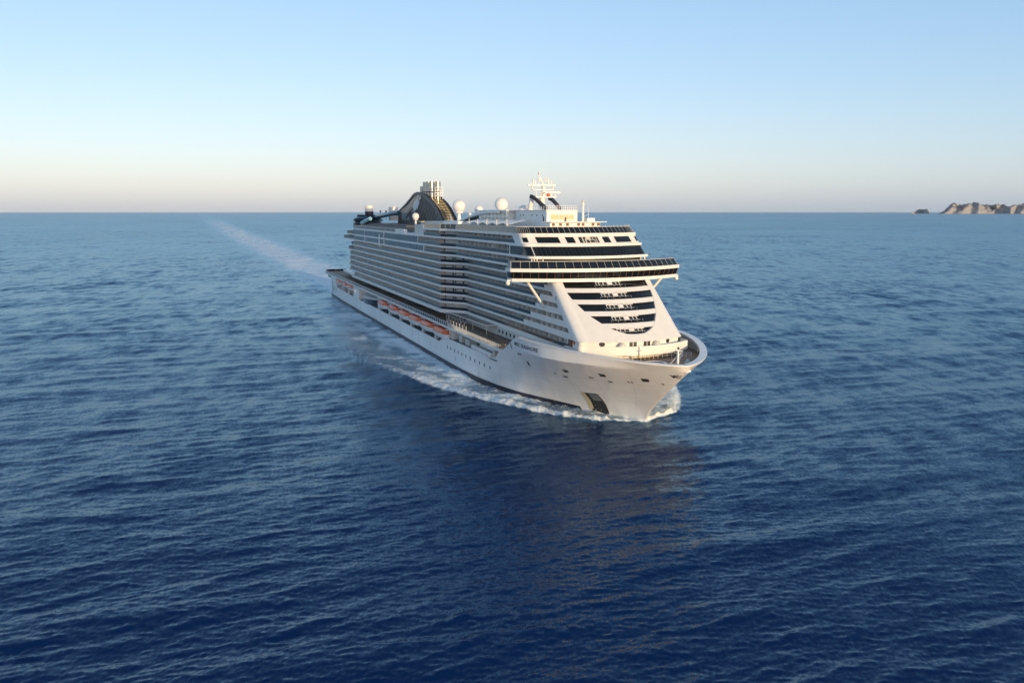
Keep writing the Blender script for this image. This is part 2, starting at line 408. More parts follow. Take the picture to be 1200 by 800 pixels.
# plating seams as fine raised welds
wl = MB()
for z in (4.4, 7.2, 9.8):
    for u in range(-8, 60, 2):
        if u - ustem(z) < 1.5: continue
        wl.rows(patch([(u + 2, z + .03), (u, z + .03), (u, z - .03), (u + 2, z - .03)], .02, 2, 1))
for k in range(7):
    u = 2 + k * 7
    for z in np.arange(2, 13, 1.0):
        s = ustem(z) * .6
        if u + s - ustem(z) < 2: continue
        s2 = ustem(z + 1) * .6
        wl.rows(patch([(u + s2 + .04, z + 1), (u + s2 - .04, z + 1), (u + s - .04, z), (u + s + .04, z)], .02, 1, 2))
wl.build('plating_seam', SEAM, hull)

# lettering laid on the plating
def lettering(text, size, u_start, z_mid, name, slope=0.0, shear=0.0, width=None, off=.06, sx=1.0):
    cu = bpy.data.curves.new('lettering', 'FONT'); cu.body = text; cu.size = size; cu.shear = shear; cu.resolution_u = 3
    cu.offset = 0.012 * size
    to = bpy.data.objects.new('lettering', cu); COL.objects.link(to)
    dg = bpy.context.evaluated_depsgraph_get(); me = bpy.data.meshes.new_from_object(to.evaluated_get(dg))
    bpy.data.objects.remove(to); bpy.data.curves.remove(cu)
    w0 = max(v.co.x for v in me.vertices); sx = (width / w0) if width else sx
    for v in me.vertices:
        u = u_start - v.co.x * sx; z = z_mid + v.co.y + slope * v.co.x
        v.co = (u, breadth(u, z) + off, z)
    me.materials.clear(); me.materials.append(NAME)
    o = bpy.data.objects.new(name, me); COL.objects.link(o); o.parent = hull
    return o
lettering('MSC SEASHORE', 1.25, 25.9, 14.8, 'ship_name', slope=-0.012, width=11.9)
lettering('MSC', 1.15, -13.4, 12.45, 'bow_lettering', off=.10)

# ------------------------------------------------------------------ lower superstructure and decks
ZD = [15.25, 17.9, 20.4, 23.0, 25.5, 28.0, 30.45, 33.05, 35.6, 38.5, 41.0]
VL, VU, VA = 13.4, 16.5, 19.0                   # half-breadths: forward low block, forward upper block, aft block
def uf(z): return 7.6 + 1.27 * (z - 18.0)
def outline(ue, W, b, r, tail, n=21, W_fillet=True):
    """front outline from starboard side over the arc to port; tail = how far it runs aft along the side"""
    pts = [(ue + tail, W)]
    v0 = W - r; ub = ue - b * (1 - (v0 / W) ** 2)
    for k in range(9):
        a = math.pi / 2 * k / 8
        pts.append((ub + r * (1 - math.sin(a)) , v0 + r * math.cos(a)))
    for k in range(1, n): 
        v = v0 - 2 * v0 * k / (n - 1)
        pts.append((ue - b * (1 - (v / W) ** 2), v))
    for k in range(1, 9):
        a = math.pi / 2 * k / 8
        pts.append((ub + r * (1 - math.cos(a)), -v0 - r * math.sin(a)))
    pts.append((ue + tail, -W))
    return pts

def half_plan(front, side):                      # closed polygon from a front outline and the starboard side path (fwd -> aft)
    return front[:] + [(u, -v) for u, v in side] + [(u, v) for u, v in reversed(side)]

# cabin block cores (the walls behind the balconies)
core = MB()
for z0, z1 in zip(ZD[:6], ZD[1:7]):
    ue = uf(z0) + 3.6
    fr = outline(ue, VL - 1.9, 3.6, 2.0, 1.5)
    core.prism(half_plan(fr, [(93.4, VL - 1.9), (101.5, VA - 1.9), (257, VA - 1.9)]), z0 + .02, z1 - .02)
core.prism(half_plan(outline(34, VL - 1.9, 3, 2, 1.5), [(93.4, VL - 1.9), (101.5, VA - 1.9), (257, VA - 1.9)]), ZD[6] + .02, ZD[7] - .02)
for i in (7, 8, 9):
    ue = uf(ZD[i]) + 5
    core.prism(half_plan(outline(ue, VU - 1.9, 4, 2, 1.5), [(93, VU - 1.9), (101.2, VA - 1.9), (121.5 if i == 9 else 257, VA - 1.9)]), ZD[i] + .02, ZD[i + 1] - .02)
core.build('cabin_block', CABIN, ship)

# deck slabs with their white edges
for i, z in enumerate(ZD):
    if i == 0:
        side = [(92, VL + .1), (100.5, VA + .35), (262, VA + .35)]
        sl_ = half_plan(outline(5.8 + 6, VL - .1, 4.6, 2.4, 6), side)
        o = MB().prism(sl_, z - .75, z + .35).build('deck_slab', WHITE, ship)
    elif i <= 7:
        aft = 258 + (14 if i < 4 else 10 if i < 6 else 2)
        side = [(92, VL), (100.5, VA), (aft, VA)]
        if i == 7: side = [(92, VU), (100.5, VA), (258, VA)]
        W = VL if i < 7 else VU
        ue = uf(z) + 1.2 if i < 6 else uf(z) + 2.5
        sl_ = half_plan(outline(ue, W - .02, 4.5, 2.2, 4), side)
        o = MB().prism(sl_, z - .32, z + .30).build('deck_slab', WHITE, ship)
    elif i <= 9:
        side = [(92, VU), (100.5, VA), (258, VA)]
        o = MB().prism(half_plan(outline(uf(z) + 1.2, VU - .02, 5, 2.2, 4), side), z - .32, z + .30).build('deck_slab', WHITE, ship)
    else:
        side = [(92, VU + .15), (100.5, VA + .15), (122, VA + .15)]
        o = MB().prism(half_plan(outline(uf(z) - .7, VU + .15, 5, 2.6, 4), side), z - .35, z + .32).build('deck_slab', WHITE, ship)

def path_points(path, step):
    out = []
    for (a, b) in zip(path[:-1], path[1:]):
        a = Vector(a); b = Vector(b); n = max(1, round((b - a).length / step))
        d = (b - a).normalized(); nn = Vector((-d.y, d.x)); nn = nn if nn.y < 0 else -nn    # towards the ship's middle
        for i in range(n): out.append((a.lerp(b, (i + .5) / n), d, nn))
    return out

def balcony_row(z, z_next, path, switch=None, step=3.9, glass=BGLASS, round_end=True):
    """one storey of balconies on the starboard side: glass balustrade, partitions, and a white bulwark forward of `switch`"""
    lo, hi = z + .30, z_next - .32
    gpath = [(u, v - .06) for u, v in path]
    if switch is not None:
        gl = [p for p in gpath if p[0] > switch] + [(switch, gpath[-1][1])]
        wh = [(switch, gpath[-1][1] + .03), (gpath[-1][0] - .6, gpath[-1][1] + .03)]
    else: gl, wh = gpath, None
    root = MB().wall(gl, lo, lo + .92, .05).build('balcony_balustrade', glass, ship)
    if wh: MB().wall(wh, lo - .02, lo + .85, .1).build('solid_bulwark', WHITE, root)
    pm = PARTS
    for (p, d, nn) in path_points([(u, v - .1) for u, v in path], step):
        if abs(d.y) > .2: continue
        a = p; b = p + nn * 1.85
        # partition with a rounded outer edge
        prof = []
        H = hi - lo
        for k in range(7):
            t = math.pi / 2 * k / 6
            prof.append((.55 * (1 - math.sin(t)) , H - .55 + .55 * math.sin(t) * 0.98))
        prof = [(0.25, 0), (0.06, .35)] + [(max(0.02, x), y) for x, y in [(0.02, H * .45)]] + [(.55 * (1 - math.cos(t)), H - .5 + .5 * math.sin(t)) for t in np.linspace(0, math.pi / 2, 5)] + [(1.85, H), (1.85, 0)]
        th = .13
        P = []
        for s_ in (-th, th):
            for x, y in prof: P.append((a.x + nn.x * x + d.x * s_, a.y + nn.y * x + d.y * s_, lo + y))
        n = len(prof)
        pm.add(P, [list(range(n)), list(range(2 * n - 1, n - 1, -1))] + [(i, (i + 1) % n, n + (i + 1) % n, n + i) for i in range(n)])
    tr = MB()
    for (a, b) in zip(gl[:-1], gl[1:]): tr.tube((*a, lo + .95), (*b, lo + .95), .05, n=5)
    tr.build('handrail', OFFW, root)
    # dark cabin doors on the back wall
    dm = DOORS
    for (p, d, nn) in path_points([(u, v - 1.9) for u, v in path], step):
        if abs(d.y) > .2: continue
        q = p - nn * .03; w = step * .26
        dm.quad((q.x - d.x * w, q.y - d.y * w, lo + .05), (q.x + d.x * w, q.y + d.y * w, lo + .05), (q.x + d.x * w, q.y + d.y * w, hi - .25), (q.x - d.x * w, q.y - d.y * w, hi - .25))
    return root
PARTS = MB(); DOORS = MB()
sw_u = [None, 41.3, 36.5, 33.1, 30.2, 27.5, None]
for i in range(7):
    ue = uf((ZD[i] + ZD[i + 1]) / 2) + 2.2
    if i == 6: ue = 33
    aft = 257.5 + (12 if i in (1, 2, 3) else 9 if i == 4 else 0)
    balcony_row(ZD[i], ZD[i + 1], [(aft, VA), (100.5, VA), (92, VL), (ue + (0 if i else 2.0), VL)], sw_u[i], 3.3)
balcony_row(ZD[7], ZD[8], [(121.7, VA), (100.5, VA), (92, VU), (40.0, VU)], None)
balcony_row(ZD[8], ZD[9], [(129.8, VA), (100.5, VA), (92, VU), (43.5, VU)], None)
balcony_row(ZD[9], ZD[10], [(121.5, VA), (100.5, VA), (92, VU), (36.9, VU)], None)
def nearest_apart(m, name, plural, material, n=100, fix=True):
    """the n pieces nearest to the bow become parts of their own, the rest one part"""
    ends = m.marks[1:] + [(len(m.v), len(m.f))]
    pcs = sorted(zip(m.marks, ends), key=lambda p: m.v[p[0][0]][0])
    rest = MB()
    for i, ((v0, f0), (v1, f1)) in enumerate(pcs):
        q = MB() if i < n else rest
        q.add(m.v[v0:v1], [[k - v0 for k in f] for f in m.f[f0:f1]])
        if i < n: q.build(name, material, ship, fix=fix)
    tag(rest.build(plural, material, ship, fix=fix), None, kind='stuff')
nearest_apart(PARTS, 'balcony_partition', 'far_balcony_partitions', PART)
nearest_apart(DOORS, 'cabin_door', 'far_cabin_doors', GLASS, fix=False)
# dark doorways on the chamfer of the lower rows
ch = MB()
for i in range(1, 7):
    a = Vector((101.9, VA - 1.6)); b = Vector((93.6, VL - 1.55)); d = (b - a).normalized()
    for t0, t1 in ((3.4, 4.1), (4.5, 4.9), (7.6, 8.3)):
        p = a + d * t0; q = a + d * t1
        ch.quad((p.x, p.y, ZD[i] + .4), (q.x, q.y, ZD[i] + .4), (q.x, q.y, ZD[i + 1] - .9), (p.x, p.y, ZD[i + 1] - .9))
each(ch, 'corner_door', GLASS, ship, fix=False)
# white uprights closing the glazed rows
up = MB(); up.box(121.4, 122.3, VA - .5, VA + .06, ZD[9] - .3, ZD[10] + 1.2); up.box(121.6, 122.1, VA - .4, VA + .04, ZD[7], ZD[8]); up.box(129.7, 130.2, VA - .4, VA + .04, ZD[8], ZD[9])
up.box(43.0, 43.6, VU - .4, VU + .04, ZD[8], ZD[9]); each(up, 'edge_post', WHITE, ship)

# blue glazed galleries of the aft block
gal = MB().box(122.1, 257.8, VA - .5, VA - .1, ZD[7] + .3, ZD[8] - .32).build('glazed_gallery', BLUEGL, ship)
gal2 = MB().box(130.2, 257.8, VA - .5, VA - .1, ZD[8] + .3, ZD[9] - .32).build('glazed_gallery', BLUEGL, ship)
for g, z0, z1 in ((gal, ZD[7], ZD[8]), (gal2, ZD[8], ZD[9])):
    mm = MB()
    for u in np.arange(132, 257, 2.6): mm.box(u, u + .09, VA - .12, VA - .06, z0 + .3, z1 - .32)
    mm.build('mullions', DARK, g)
wp = MB(); wp.box(186, 187, VA - .3, VA + .05, ZD[7], ZD[9]); wp.box(194.5, 196.5, VA - .3, VA + .12, ZD[7] - 1.0, ZD[9] - 1.2); wp.box(228, 228.7, VA - .3, VA + .04, ZD[7], ZD[9]); each(wp, 'gallery_post', WHITE, ship)
# aft terraces stepping out behind the block
for z, u1, vv in ((ZD[7], 291, 18.4), (ZD[8], 282, 18.2), (ZD[6], 268, 18.6), (ZD[5], 276, 18.6), (ZD[4], 272, 18.6), (ZD[3], 270, 18.8)):
    MB().prism([(256, -vv), (u1 - 2, -vv), (u1, -vv + 3), (u1, vv - 3), (u1 - 2, vv), (256, vv)], z - .32, z + .3).build('aft_terrace', WHITE, ship)
    glass_rail([(256, vv - .1), (u1 - 2, vv - .1), (u1 - .1, vv - 3), (u1 - .1, -vv + 3)], z + .3, 1.3, 'terrace_balustrade', ship, NAVY, rail=False)
MB().box(262, 264, -14, 14, ZD[1], ZD[9]).build('aft_wall', OFFW, ship)
# lower aft terrace roofs
MB().prism([(262, -17.6), (306, -16.5), (312, -13), (312, 13), (306, 16.5), (262, 17.6)], 14.5, 15.3).build('terrace_roof', WHITE, ship)
MB().prism([(262, -14), (296, -13), (296, 13), (262, 14)], 15.32, 17.0).build('terrace_house', OFFW, ship)

# house at promenade level
ph = MB(); ph.box(30, 300, -13.3, 13.3, 12.06, 14.48); ph.build('promenade_house', OFFW, ship)
pw = MB()
for k in range(58): u = 92 + k * 3.5; pw.box(u, u + 2.3, 13.31, 13.36, 12.5, 14.1)
each(pw, 'promenade_window', GLASS, ship)
pw = MB()
for k in range(6): u = 60 - k * 3.0; pw.box(u, u + .9, 13.31, 13.38, 12.9, 13.8)
each(pw, 'promenade_porthole', GLASS, ship)
# scalloped dark bar pavilions along the promenade
for uc in (152, 196, 240):
    MB().prism([(uc + 15 * math.cos(a), 13.4 + 4.2 * math.sin(a)) for a in np.linspace(0, math.pi, 15)], 12.06, 13.6).build('bar_pavilion', DARK, ship, smooth=40)
    MB().prism([(uc + 16 * math.cos(a), 13.4 + 4.7 * math.sin(a)) for a in np.linspace(0, math.pi, 15)], 14.0, 14.3).build('pavilion_roof', WHITE, ship, smooth=40)
# dark glazed canopy over the forward promenade
cp = MB(); cp.prism([(98, 17.6), (62.4, 16.5), (62.4, 13.45), (101, 13.45)], 14.62, 14.80); can = cp.build('promenade_canopy', FABRIC, ship)
cf = MB()
cf.tube((98, 17.7, 14.75), (62.3, 16.6, 14.75), .13, n=6); cf.tube((62.3, 16.6, 14.75), (62.3, 13.5, 14.75), .13, n=6)
for k in range(10):
    u = 62.6 + k * 3.9; cf.box(u, u + .12, 13.5, 16.6 + k * .1, 14.81, 14.87)
    if k % 3 == 0: cf.tube((u, 16.4 + k * .1, 12.06), (u, 16.4 + k * .1, 14.6), .08, n=6)
cf.build('canopy_frame', WHITE, can)

# ------------------------------------------------------------------ raked front
UZ = ([19.2, 19.3, 19.8, 20.4, 21.4, 22.8, 23.8, 25.3, 26.2, 27.6, 28.7, 30.3], [0.3, 2.2, 3.9, 5.4, 6.9, 8.5, 9.3, 10.2, 10.7, 11.2, 11.5, 11.9])
def uopen(z): return interp(z, *UZ)
def uS(v, z, off=0.0): return uf(z) + off - 4.5 * (1 - (v / VL) ** 2)
shell = MB()
zsh = [17.75, 18.4, 19.0, 19.2, 19.3, 19.5, 19.8, 20.1, 20.4, 20.9, 21.4, 22.1, 22.8, 23.3, 23.8, 24.5, 25.3, 26.2, 27, 27.6, 28.7, 29.6, 30.3]
r_f = 2.2
def shell_half(sg_):
    R = []
    for z in zsh:
        vi = uopen(z) if z > 19.2 else 0.0
        pts = [(uf(z) + 3.2, VL), (uf(z) + r_f, VL)]
        v0 = VL - r_f; ub = uf(z) - 4.5 * (1 - (v0 / VL) ** 2)
        for k in range(1, 8):
            a = math.pi / 2 * k / 8
            uu_ = ub + r_f * (1 - math.sin(a)); vv_ = v0 + r_f * math.cos(a)
            pts.append((uu_, vv_))
        vstart = v0
        vi2 = min(vi, v0 - .0)
        if vi > v0: vi2 = v0 - .05
        for k in range(13):
            v = vstart + (vi2 - vstart) * k / 12
            pts.append((uS(v, z), v))
        R.append([(u, sg_ * v, z) for u, v in pts])
    m = MB().rows(R)
    # reveal of the opening
    m.rows([[R[j][-1], (R[j][-1][0] + .9, R[j][-1][1], R[j][-1][2])] for j in range(3, len(zsh))])
    return m
for sg_ in (1, -1):
    h = shell_half(sg_); shell.add(h.v, h.f)
shell_o = shell.build('front_shell', WHITE, ship, smooth=35)
# dark glazing inside the U-shaped opening
gl = MB().rows([[(uS(v, z, .55), v, z) for v in np.linspace(-12.6, 12.6, 41)] for z in np.linspace(18.9, 30.6, 25)]).build('front_glazing', GLASS, shell_o, smooth=60)
def vopen_in(z): return max(0.0, uopen(z) - .03)
for z0, z1 in ((20.45, 21.42), (22.92, 23.88), (25.34, 26.3), (27.78, 28.72)):
    R = []
    for z, off in ((z0, .5), (z0, .06), ((z0 + z1) / 2, .04), (z1, .04), (z1, .5)):
        w = vopen_in(z); R.append([(uS(v, z, off), v, z) for v in np.linspace(-w, w, 31)])
    MB().rows(R).build('front_deck_band', WHITE, shell_o, smooth=30)
# balcony cluster in the middle of every storey: white partitions, doors and posts
for z0, z1, vc in ((19.35, 20.42, .6), (21.45, 22.9, .4), (23.9, 25.3, .3), (26.32, 27.75, .2), (28.75, 30.2, .2)):
    m = MB(); d = MB(); h = z1 - z0
    zb, zt = z0 + h * .46, z1 - .03
    for v0, v1 in ((-.55, .75), (1.7, 1.85), (2.75, 2.9), (-1.65, -1.5), (-2.65, -2.5), (3.5, 3.6)):
        v0 += vc; v1 += vc
        P = []
        for z in (zb, zt):
            for off in (.12, .5): P += [(uS(v0, z, off), v0, z), (uS(v1, z, off), v1, z)]
        m.add(P, [(0, 1, 5, 4), (2, 3, 7, 6), (0, 2, 6, 4), (1, 3, 7, 5), (0, 1, 3, 2), (4, 5, 7, 6)])
    v0, v1 = vc - 3.4, vc + 3.6
    m.rows([[(uS(v, zt, .14), v, zt - .16) for v in np.linspace(v0, v1, 9)], [(uS(v, zt, .14), v, zt) for v in np.linspace(v0, v1, 9)]])
    m.rows([[(uS(v, zb - .1, .16), v, zb - .10) for v in np.linspace(v0, v1, 9)], [(uS(v, zb, .16), v, zb - .05) for v in np.linspace(v0, v1, 9)]])
    for vv in np.arange(v0 - .6, v1 + .8, 1.6):
        m.tube((uS(vv, z0 + h * .2, .2), vv, z0 + h * .2), (uS(vv, zb, .16), vv, zb - .05), .03, n=4)
    m.build('front_balcony', WHITE, shell_o)
    for va, vb in ((.8, 1.7), (-1.45, -.6), (2.05, 2.7), (-2.45, -1.8)):
        va += vc; vb += vc
        d.quad((uS(va, zb, .4), va, zb), (uS(vb, zb, .4), vb, zb), (uS(vb, zt, .4), vb, zt), (uS(va, zt, .4), va, zt))
    each(d, 'balcony_door', DARK, shell_o, fix=False)
# small dark ports on the side and a pair of vents
vt = MB()
for zz_ in (26.05, 26.5): vt.box(19.9, 20.3, VL + .01, VL + .07, zz_, zz_ + .28)
each(vt, 'side_vent', DARK, ship)

# forward terrace over the foredeck: recessed wall, platform with its parapet, ports and doors
plat = half_plan(outline(5.8, 13.9, 4.7, .9, 3.0), [(14, 13.9)])
PF = MB().prism(plat, 15.55, 16.05).build('terrace_platform', WHITE, ship)
po = outline(5.8, 14.0, 4.7, .9, 3.0)
MB().wall(po, 15.0, 17.0, -.12).build('terrace_parapet', WHITE, PF, smooth=35)
rw = outline(uf(17.2) + 1.5, VL - .5, 4.5, .9, 3)
MB().prism(half_plan(rw, [(16, VL - .5)]), 16.06, 17.9).build('terrace_wall', WHITE, PF, smooth=35)
def on_front(v, extra, W=VL - .5, ue=None):
    ue = uf(17.2) + 1.5 if ue is None else ue
    return ue - 4.5 * (1 - (v / W) ** 2) - extra
dm = MB()
for v in (8.4, -8.6):
    c = (on_front(v, .06), v, 17.15)
    dm.add([(on_front(v + .62 * math.cos(a), .06), v + .62 * math.cos(a), 17.2 + .55 * math.sin(a)) for a in [2 * math.pi * i / 16 for i in range(16)]], [list(range(16))])
for v in (2.0, 1.0, -1.6, -2.6):
    dm.add([(on_front(w, .05), w, z) for w, z in ((v - .4, 16.6), (v + .4, 16.6), (v + .4, 17.7), (v - .4, 17.7))], [(0, 1, 2, 3)])
each(dm, 'terrace_port', DARK, PF, fix=False)
dr = MB().box(10.2, 12.8, VL - .48, VL + .02, 16.1, 17.7).build('terrace_door', WOOD, PF)
MB().sphere((8.6, 12.2, 17.1), .75, -1, 16, 8).build('terrace_pod', WHITE, PF, smooth=60)
# dome-topped skylights on the platform
for v in (4.4, -4.4):
    MB().sphere((on_front(v, .7), v, 16.7), .95, 0, 16, 6).build('terrace_hatch', OFFW, PF, smooth=60)
# foredeck house under the platform
fh = half_plan(outline(8.8, 12.6, 4.5, 1.2, 3), [(24, 13.3), (30, 13.3)])
FH = MB().prism(fh, ZF + .002, 15.54).build('foredeck_house', WHITE, ship)
def on_house(v, extra): return 8.8 - 4.5 * (1 - (v / 12.6) ** 2) - extra
dm = MB(); rm = MB()
for v in (1.4, -.3):
    dm.add([(on_house(w, .05), w, z) for w, z in ((v - .45, ZF + .05), (v + .45, ZF + .05), (v + .45, 15.5), (v - .45, 15.5))], [(0, 1, 2, 3)])
each(dm, 'foredeck_door', LATT, FH, fix=False)
for v in (3.0, -3.9):
    u = on_house(v, .5); rm.box(u, u + .45, v - .55, v + .55, ZF + .55, ZF + 1.15)
each(rm, 'fire_cabinet', RED, FH)
dm = MB()
for v in (8.2, -6.9):
    dm.add([(on_house(v + .6 * math.cos(a), .06), v + .6 * math.cos(a), 14.95 + .5 * math.sin(a)) for a in [2 * math.pi * i / 16 for i in range(16)]], [list(range(16))])
each(dm, 'house_port', DARK, FH, fix=False)
# railings across the foredeck
rl = MB()
for k in range(15):
    v = 4 - k * 1.15; u = 2.0 - .035 * (v + 4) ** 2 * .5
    if k: rl.tube(prev, (u, v, ZF + 1.1), .045, n=5); rl.tube((prev[0], prev[1], ZF + .6), (u, v, ZF + .6), .035, n=5)
    rl.tube((u, v, ZF), (u, v, ZF + 1.1), .05, n=5); prev = (u, v, ZF + 1.1)
for k in range(8):
    v = -5.2 - k * .9; u = -4.6 + k * 1.15
    if k: rl.tube(prev, (u, v, ZF + 1.5), .05, n=5)
    rl.tube((u, v, ZF), (u, v, ZF + 1.5), .07, n=5); prev = (u, v, ZF + 1.5)
rl.build('foredeck_railing', WHITE, ship)
# round blue pool with white coaming
c = (-4.6, .5, ZF)
MB().lathe(c, [(2.5, 0), (2.5, .42), (2.05, .46), (2.0, .30)], 28).build('pool_coaming', WHITE, ship, smooth=30)
MB().add([(c[0] + 2.02 * math.cos(a), c[1] + 2.02 * math.sin(a), ZF + .36) for a in [2 * math.pi * i / 28 for i in range(28)]], [list(range(28))]).build('round_pool', BLUEW, ship)
# foremast with braces and winches
fm = MB(); fm.tube((-12.6, -.3, ZF), (-12.6, -.3, ZF + 4.2), .28, .2, 10); fm.tube((-12.6, -.3, ZF + 4.2), (-12.6, -.3, ZF + 5.8), .09, .06, 8)
fm.tube((-9.8, .9, ZF), (-12.5, -.3, ZF + 3.2), .09, n=6); fm.tube((-9.8, -1.5, ZF), (-12.5, -.3, ZF + 3.2), .09, n=6)
fm.box(-12.9, -12.3, -.9, .3, ZF + 4.15, ZF + 4.3); fmo = fm.build('foremast', WHITE, ship, smooth=40)
MB().sphere((-12.6, -.3, ZF + 4.75), .26, -1, 10, 6).build('mast_light', DARK, fmo, smooth=60)
for (u, v) in ((-15.4, -.9), (-6.5, -6.5), (-2, 6.0)):
    w = MB(); w.tube((u, v, ZF), (u, v, ZF + .5), .22, n=10); w.sphere((u, v, ZF + .75), .36, -.9, 12, 6); w.tube((u, v - .7, ZF + .3), (u, v + .7, ZF + .3), .26, n=10)
    w.build('winch', WHITE, ship, smooth=50)

# ------------------------------------------------------------------ bridge with wings
def bridge_outline(off=0.0, W=23.0, depth=3.6, ue=25.2, b=7.0):
    f = [(ue + off - b * (1 - (v / 23.0) ** 2), v) for v in np.linspace(W, -W, 47)]
    return f
def bridge_poly(off, W, depth=3.4):
    f = bridge_outline(off, W)
    back = [(25.2 + depth, -W), (25.2 + depth, -VL), (38, -VL), (38, VL), (25.2 + depth, VL), (25.2 + depth, W)]
    return f + back
BR = MB().prism(bridge_poly(.45, 22.6), 30.15, 30.95).build('bridge', WHITE, ship, smooth=30)
bg_rows = [[(u, v, z) for u, v in bridge_outline(o, w)] for z, o, w in ((30.96, .55, 22.45), (32.5, .0, 22.8))]
MB().rows(bg_rows).build('bridge_glazing', GLASS, BR, smooth=60)
for sg_ in (1, -1):
    MB().rows([[(25.2 + .55, sg_ * 22.45, 30.96), (28.3, sg_ * 22.45, 30.96)], [(25.2, sg_ * 22.8, 32.5), (28.3, sg_ * 22.8, 32.5)]]).build('wing_window', GLASS, BR)
MB().prism(bridge_poly(.6, 22.3), 30.96, 32.48).build('bridge_house', DARK, BR)
ml = MB()
for v in np.linspace(22.2, -22.2, 26):
    a = (25.2 + .52 - 7 * (1 - (v / 23) ** 2), v, 30.97); b = (25.2 - .05 - 7 * (1 - (v / 23) ** 2), v * 1.012, 32.5)
    ml.tube(a, b, .06, n=4)
ml.build('bridge_mullions', WOOD, BR)
MB().prism(bridge_poly(-.15, 23.1), 32.52, 33.35).build('wing_deck', WHITE, BR, smooth=30)
# raked glass parapet on the wing deck
R0 = [(u, v, 33.36) for u, v in bridge_outline(.35, 22.8)]; R1 = [(u, v, 34.95) for u, v in bridge_outline(1.9, 22.3)]
wpg = MB().rows([R0, R1]).build('wing_parapet', BGLASS, BR, smooth=60)
for sg_ in (1, -1): MB().rows([[(25.5, sg_ * 22.8, 33.36), (28.4, sg_ * 22.8, 33.36)], [(27.1, sg_ * 22.3, 34.95), (28.6, sg_ * 22.3, 34.95)]]).build('wing_screen', BGLASS, BR)
rr = MB()
for a, b in zip(R1[:-1], R1[1:]): rr.tube(a, b, .07, n=5)
for sg_ in (1, -1):
    rr.tube((25.5, sg_ * 22.8, 33.4), (27.1, sg_ * 22.3, 34.95), .09, n=5); rr.tube((27.1, sg_ * 22.3, 34.95), (28.6, sg_ * 22.3, 34.95), .07, n=5)
for i in range(0, 47, 2): rr.tube(R0[i], R1[i], .035, n=4)
rr.build('parapet_rail', OFFW, BR)
# furniture on the wing deck: two red doors and white stanchions below the lip
rd = MB()
for v in (17.9, -17.0): rd.box(28.0, 28.3, v - .45, v + .45, 33.36, 34.6)
each(rd, 'red_locker', RED, BR)
sp = MB()
for v in (15.9, 15.2, 14.5, 12.9, -14.2, -15.4): sp.box(uf(35) + .1, uf(35) + .35, v - .12, v + .12, 33.36, 35.3)
each(sp, 'stanchion', WHITE, BR)
# struts under the wings and pods at the wing tips
for sg_ in (1, -1):
    MB().tube((25.8, sg_ * 18.6, 30.2), (27.5, sg_ * 13.35, 23.6), .34, n=10).build('wing_strut', WHITE, BR, smooth=50)
    p = MB(); p.box(26.1, 26.9, sg_ * 22.6, sg_ * 23.5, 30.25, 30.6); p.sphere((26.5, sg_ * 23.2, 29.75), .55, -1, 12, 8); p.build('wing_lamp', WHITE, BR, smooth=40)

# ------------------------------------------------------------------ upper front
def up_out(z, off=0.0, W=VU, r=2.4, tail=6.0): return outline(uf(z) + off, W, 5.0, r, tail)
def up_strip(z0, z1, off0, off1, W0=VU, W1=VU, tail=6.0):
    # same end line for both so the side closes squarely
    a = outline(uf(z0) + off0, W0, 5.0, 2.4, tail); b = outline(uf(z1) + off1, W1, 5.0, 2.4, tail)
    return [[(u, v, z0) for u, v in a], [(u, v, z1) for u, v in b]]
# recessed storey behind the wing deck
MB().prism(half_plan(up_out(34, 3.0, VU - 1.0), [(44, VU - 1.0)]), 33.36, 35.28).build('bridge_deck_house', DARK, ship)
L17 = MB().prism(half_plan(up_out(35.6, -.35, VU + .25, tail=5), [(44, VU + .2)]), 35.28, 35.92).build('front_lip', WHITE, ship, smooth=30)
g18 = MB().rows(up_strip(35.92, 38.12, .25, .05, tail=11.5)).build('lounge_glazing', GLASS, ship, smooth=40)
mm = MB()
a = outline(uf(35.92) + .2, VU + .02, 5.0, 2.4, 11.5, 29); b = outline(uf(38.12), VU + .02, 5.0, 2.4, 11.5, 29)
for i in range(0, len(a)):
    if 1 <= i <= 7 or len(a) - 9 < i < len(a) - 1: continue
    mm.tube((*a[i], 35.93), (*b[i], 38.1), .045, n=4)
mm.build('lounge_mullions', DARK, g18)
MB().tube((*a[7], 35.9), (*b[7], 38.15), .16, n=6).build('corner_mullion', OFFW, g18)
L18 = MB().prism(half_plan(up_out(38.4, -.45, VU + .25, tail=5), [(44, VU + .2)]), 38.12, 38.75).build('front_lip', WHITE, ship, smooth=30)
wall19 = MB().rows(up_strip(38.75, 40.66, .15, 0.0, tail=5.2)).build('front_wall', WHITE, ship, smooth=30)
def uW(v, z, ex=.05): return uf(z) - 5.0 * (1 - (v / VU) ** 2) - ex + .15 * (40.66 - z) / 1.9
def wpatch(v_tl, v_tr, v_br, v_bl, z0, z1):
    R = []
    for t in np.linspace(0, 1, 4):
        z = z1 + (z0 - z1) * t
        R.append([(uW(v, z), v, z) for v in np.linspace(v_tl + (v_bl - v_tl) * t, v_tr + (v_br - v_tr) * t, 9)])
    return R
SK = -.12
for vl, vr in ((13.2, 7.8), (6.15, 4.0), (-3.95, -6.05), (-7.75, -13.15)):
    MB().rows(wpatch(vl, vr, vr + SK, vl + SK, 39.0, 40.42)).build('front_window', GLASS, wall19, smooth=60)
for sg_ in (1, -1):
    # corner windows sit on the rounded corner
    a = outline(uf(39.15) + .13, VU + .05, 5, 2.4, 5); b = outline(uf(40.3) - .02, VU + .05, 5, 2.4, 5)
    idx = (4, 5, 6, 7) if sg_ > 0 else (len(a) - 5, len(a) - 6, len(a) - 7, len(a) - 8)
    MB().rows([[(*a[i], 39.15) for i in idx], [(*b[i], 40.3) for i in idx]]).build('corner_window', GLASS, wall19, smooth=60)
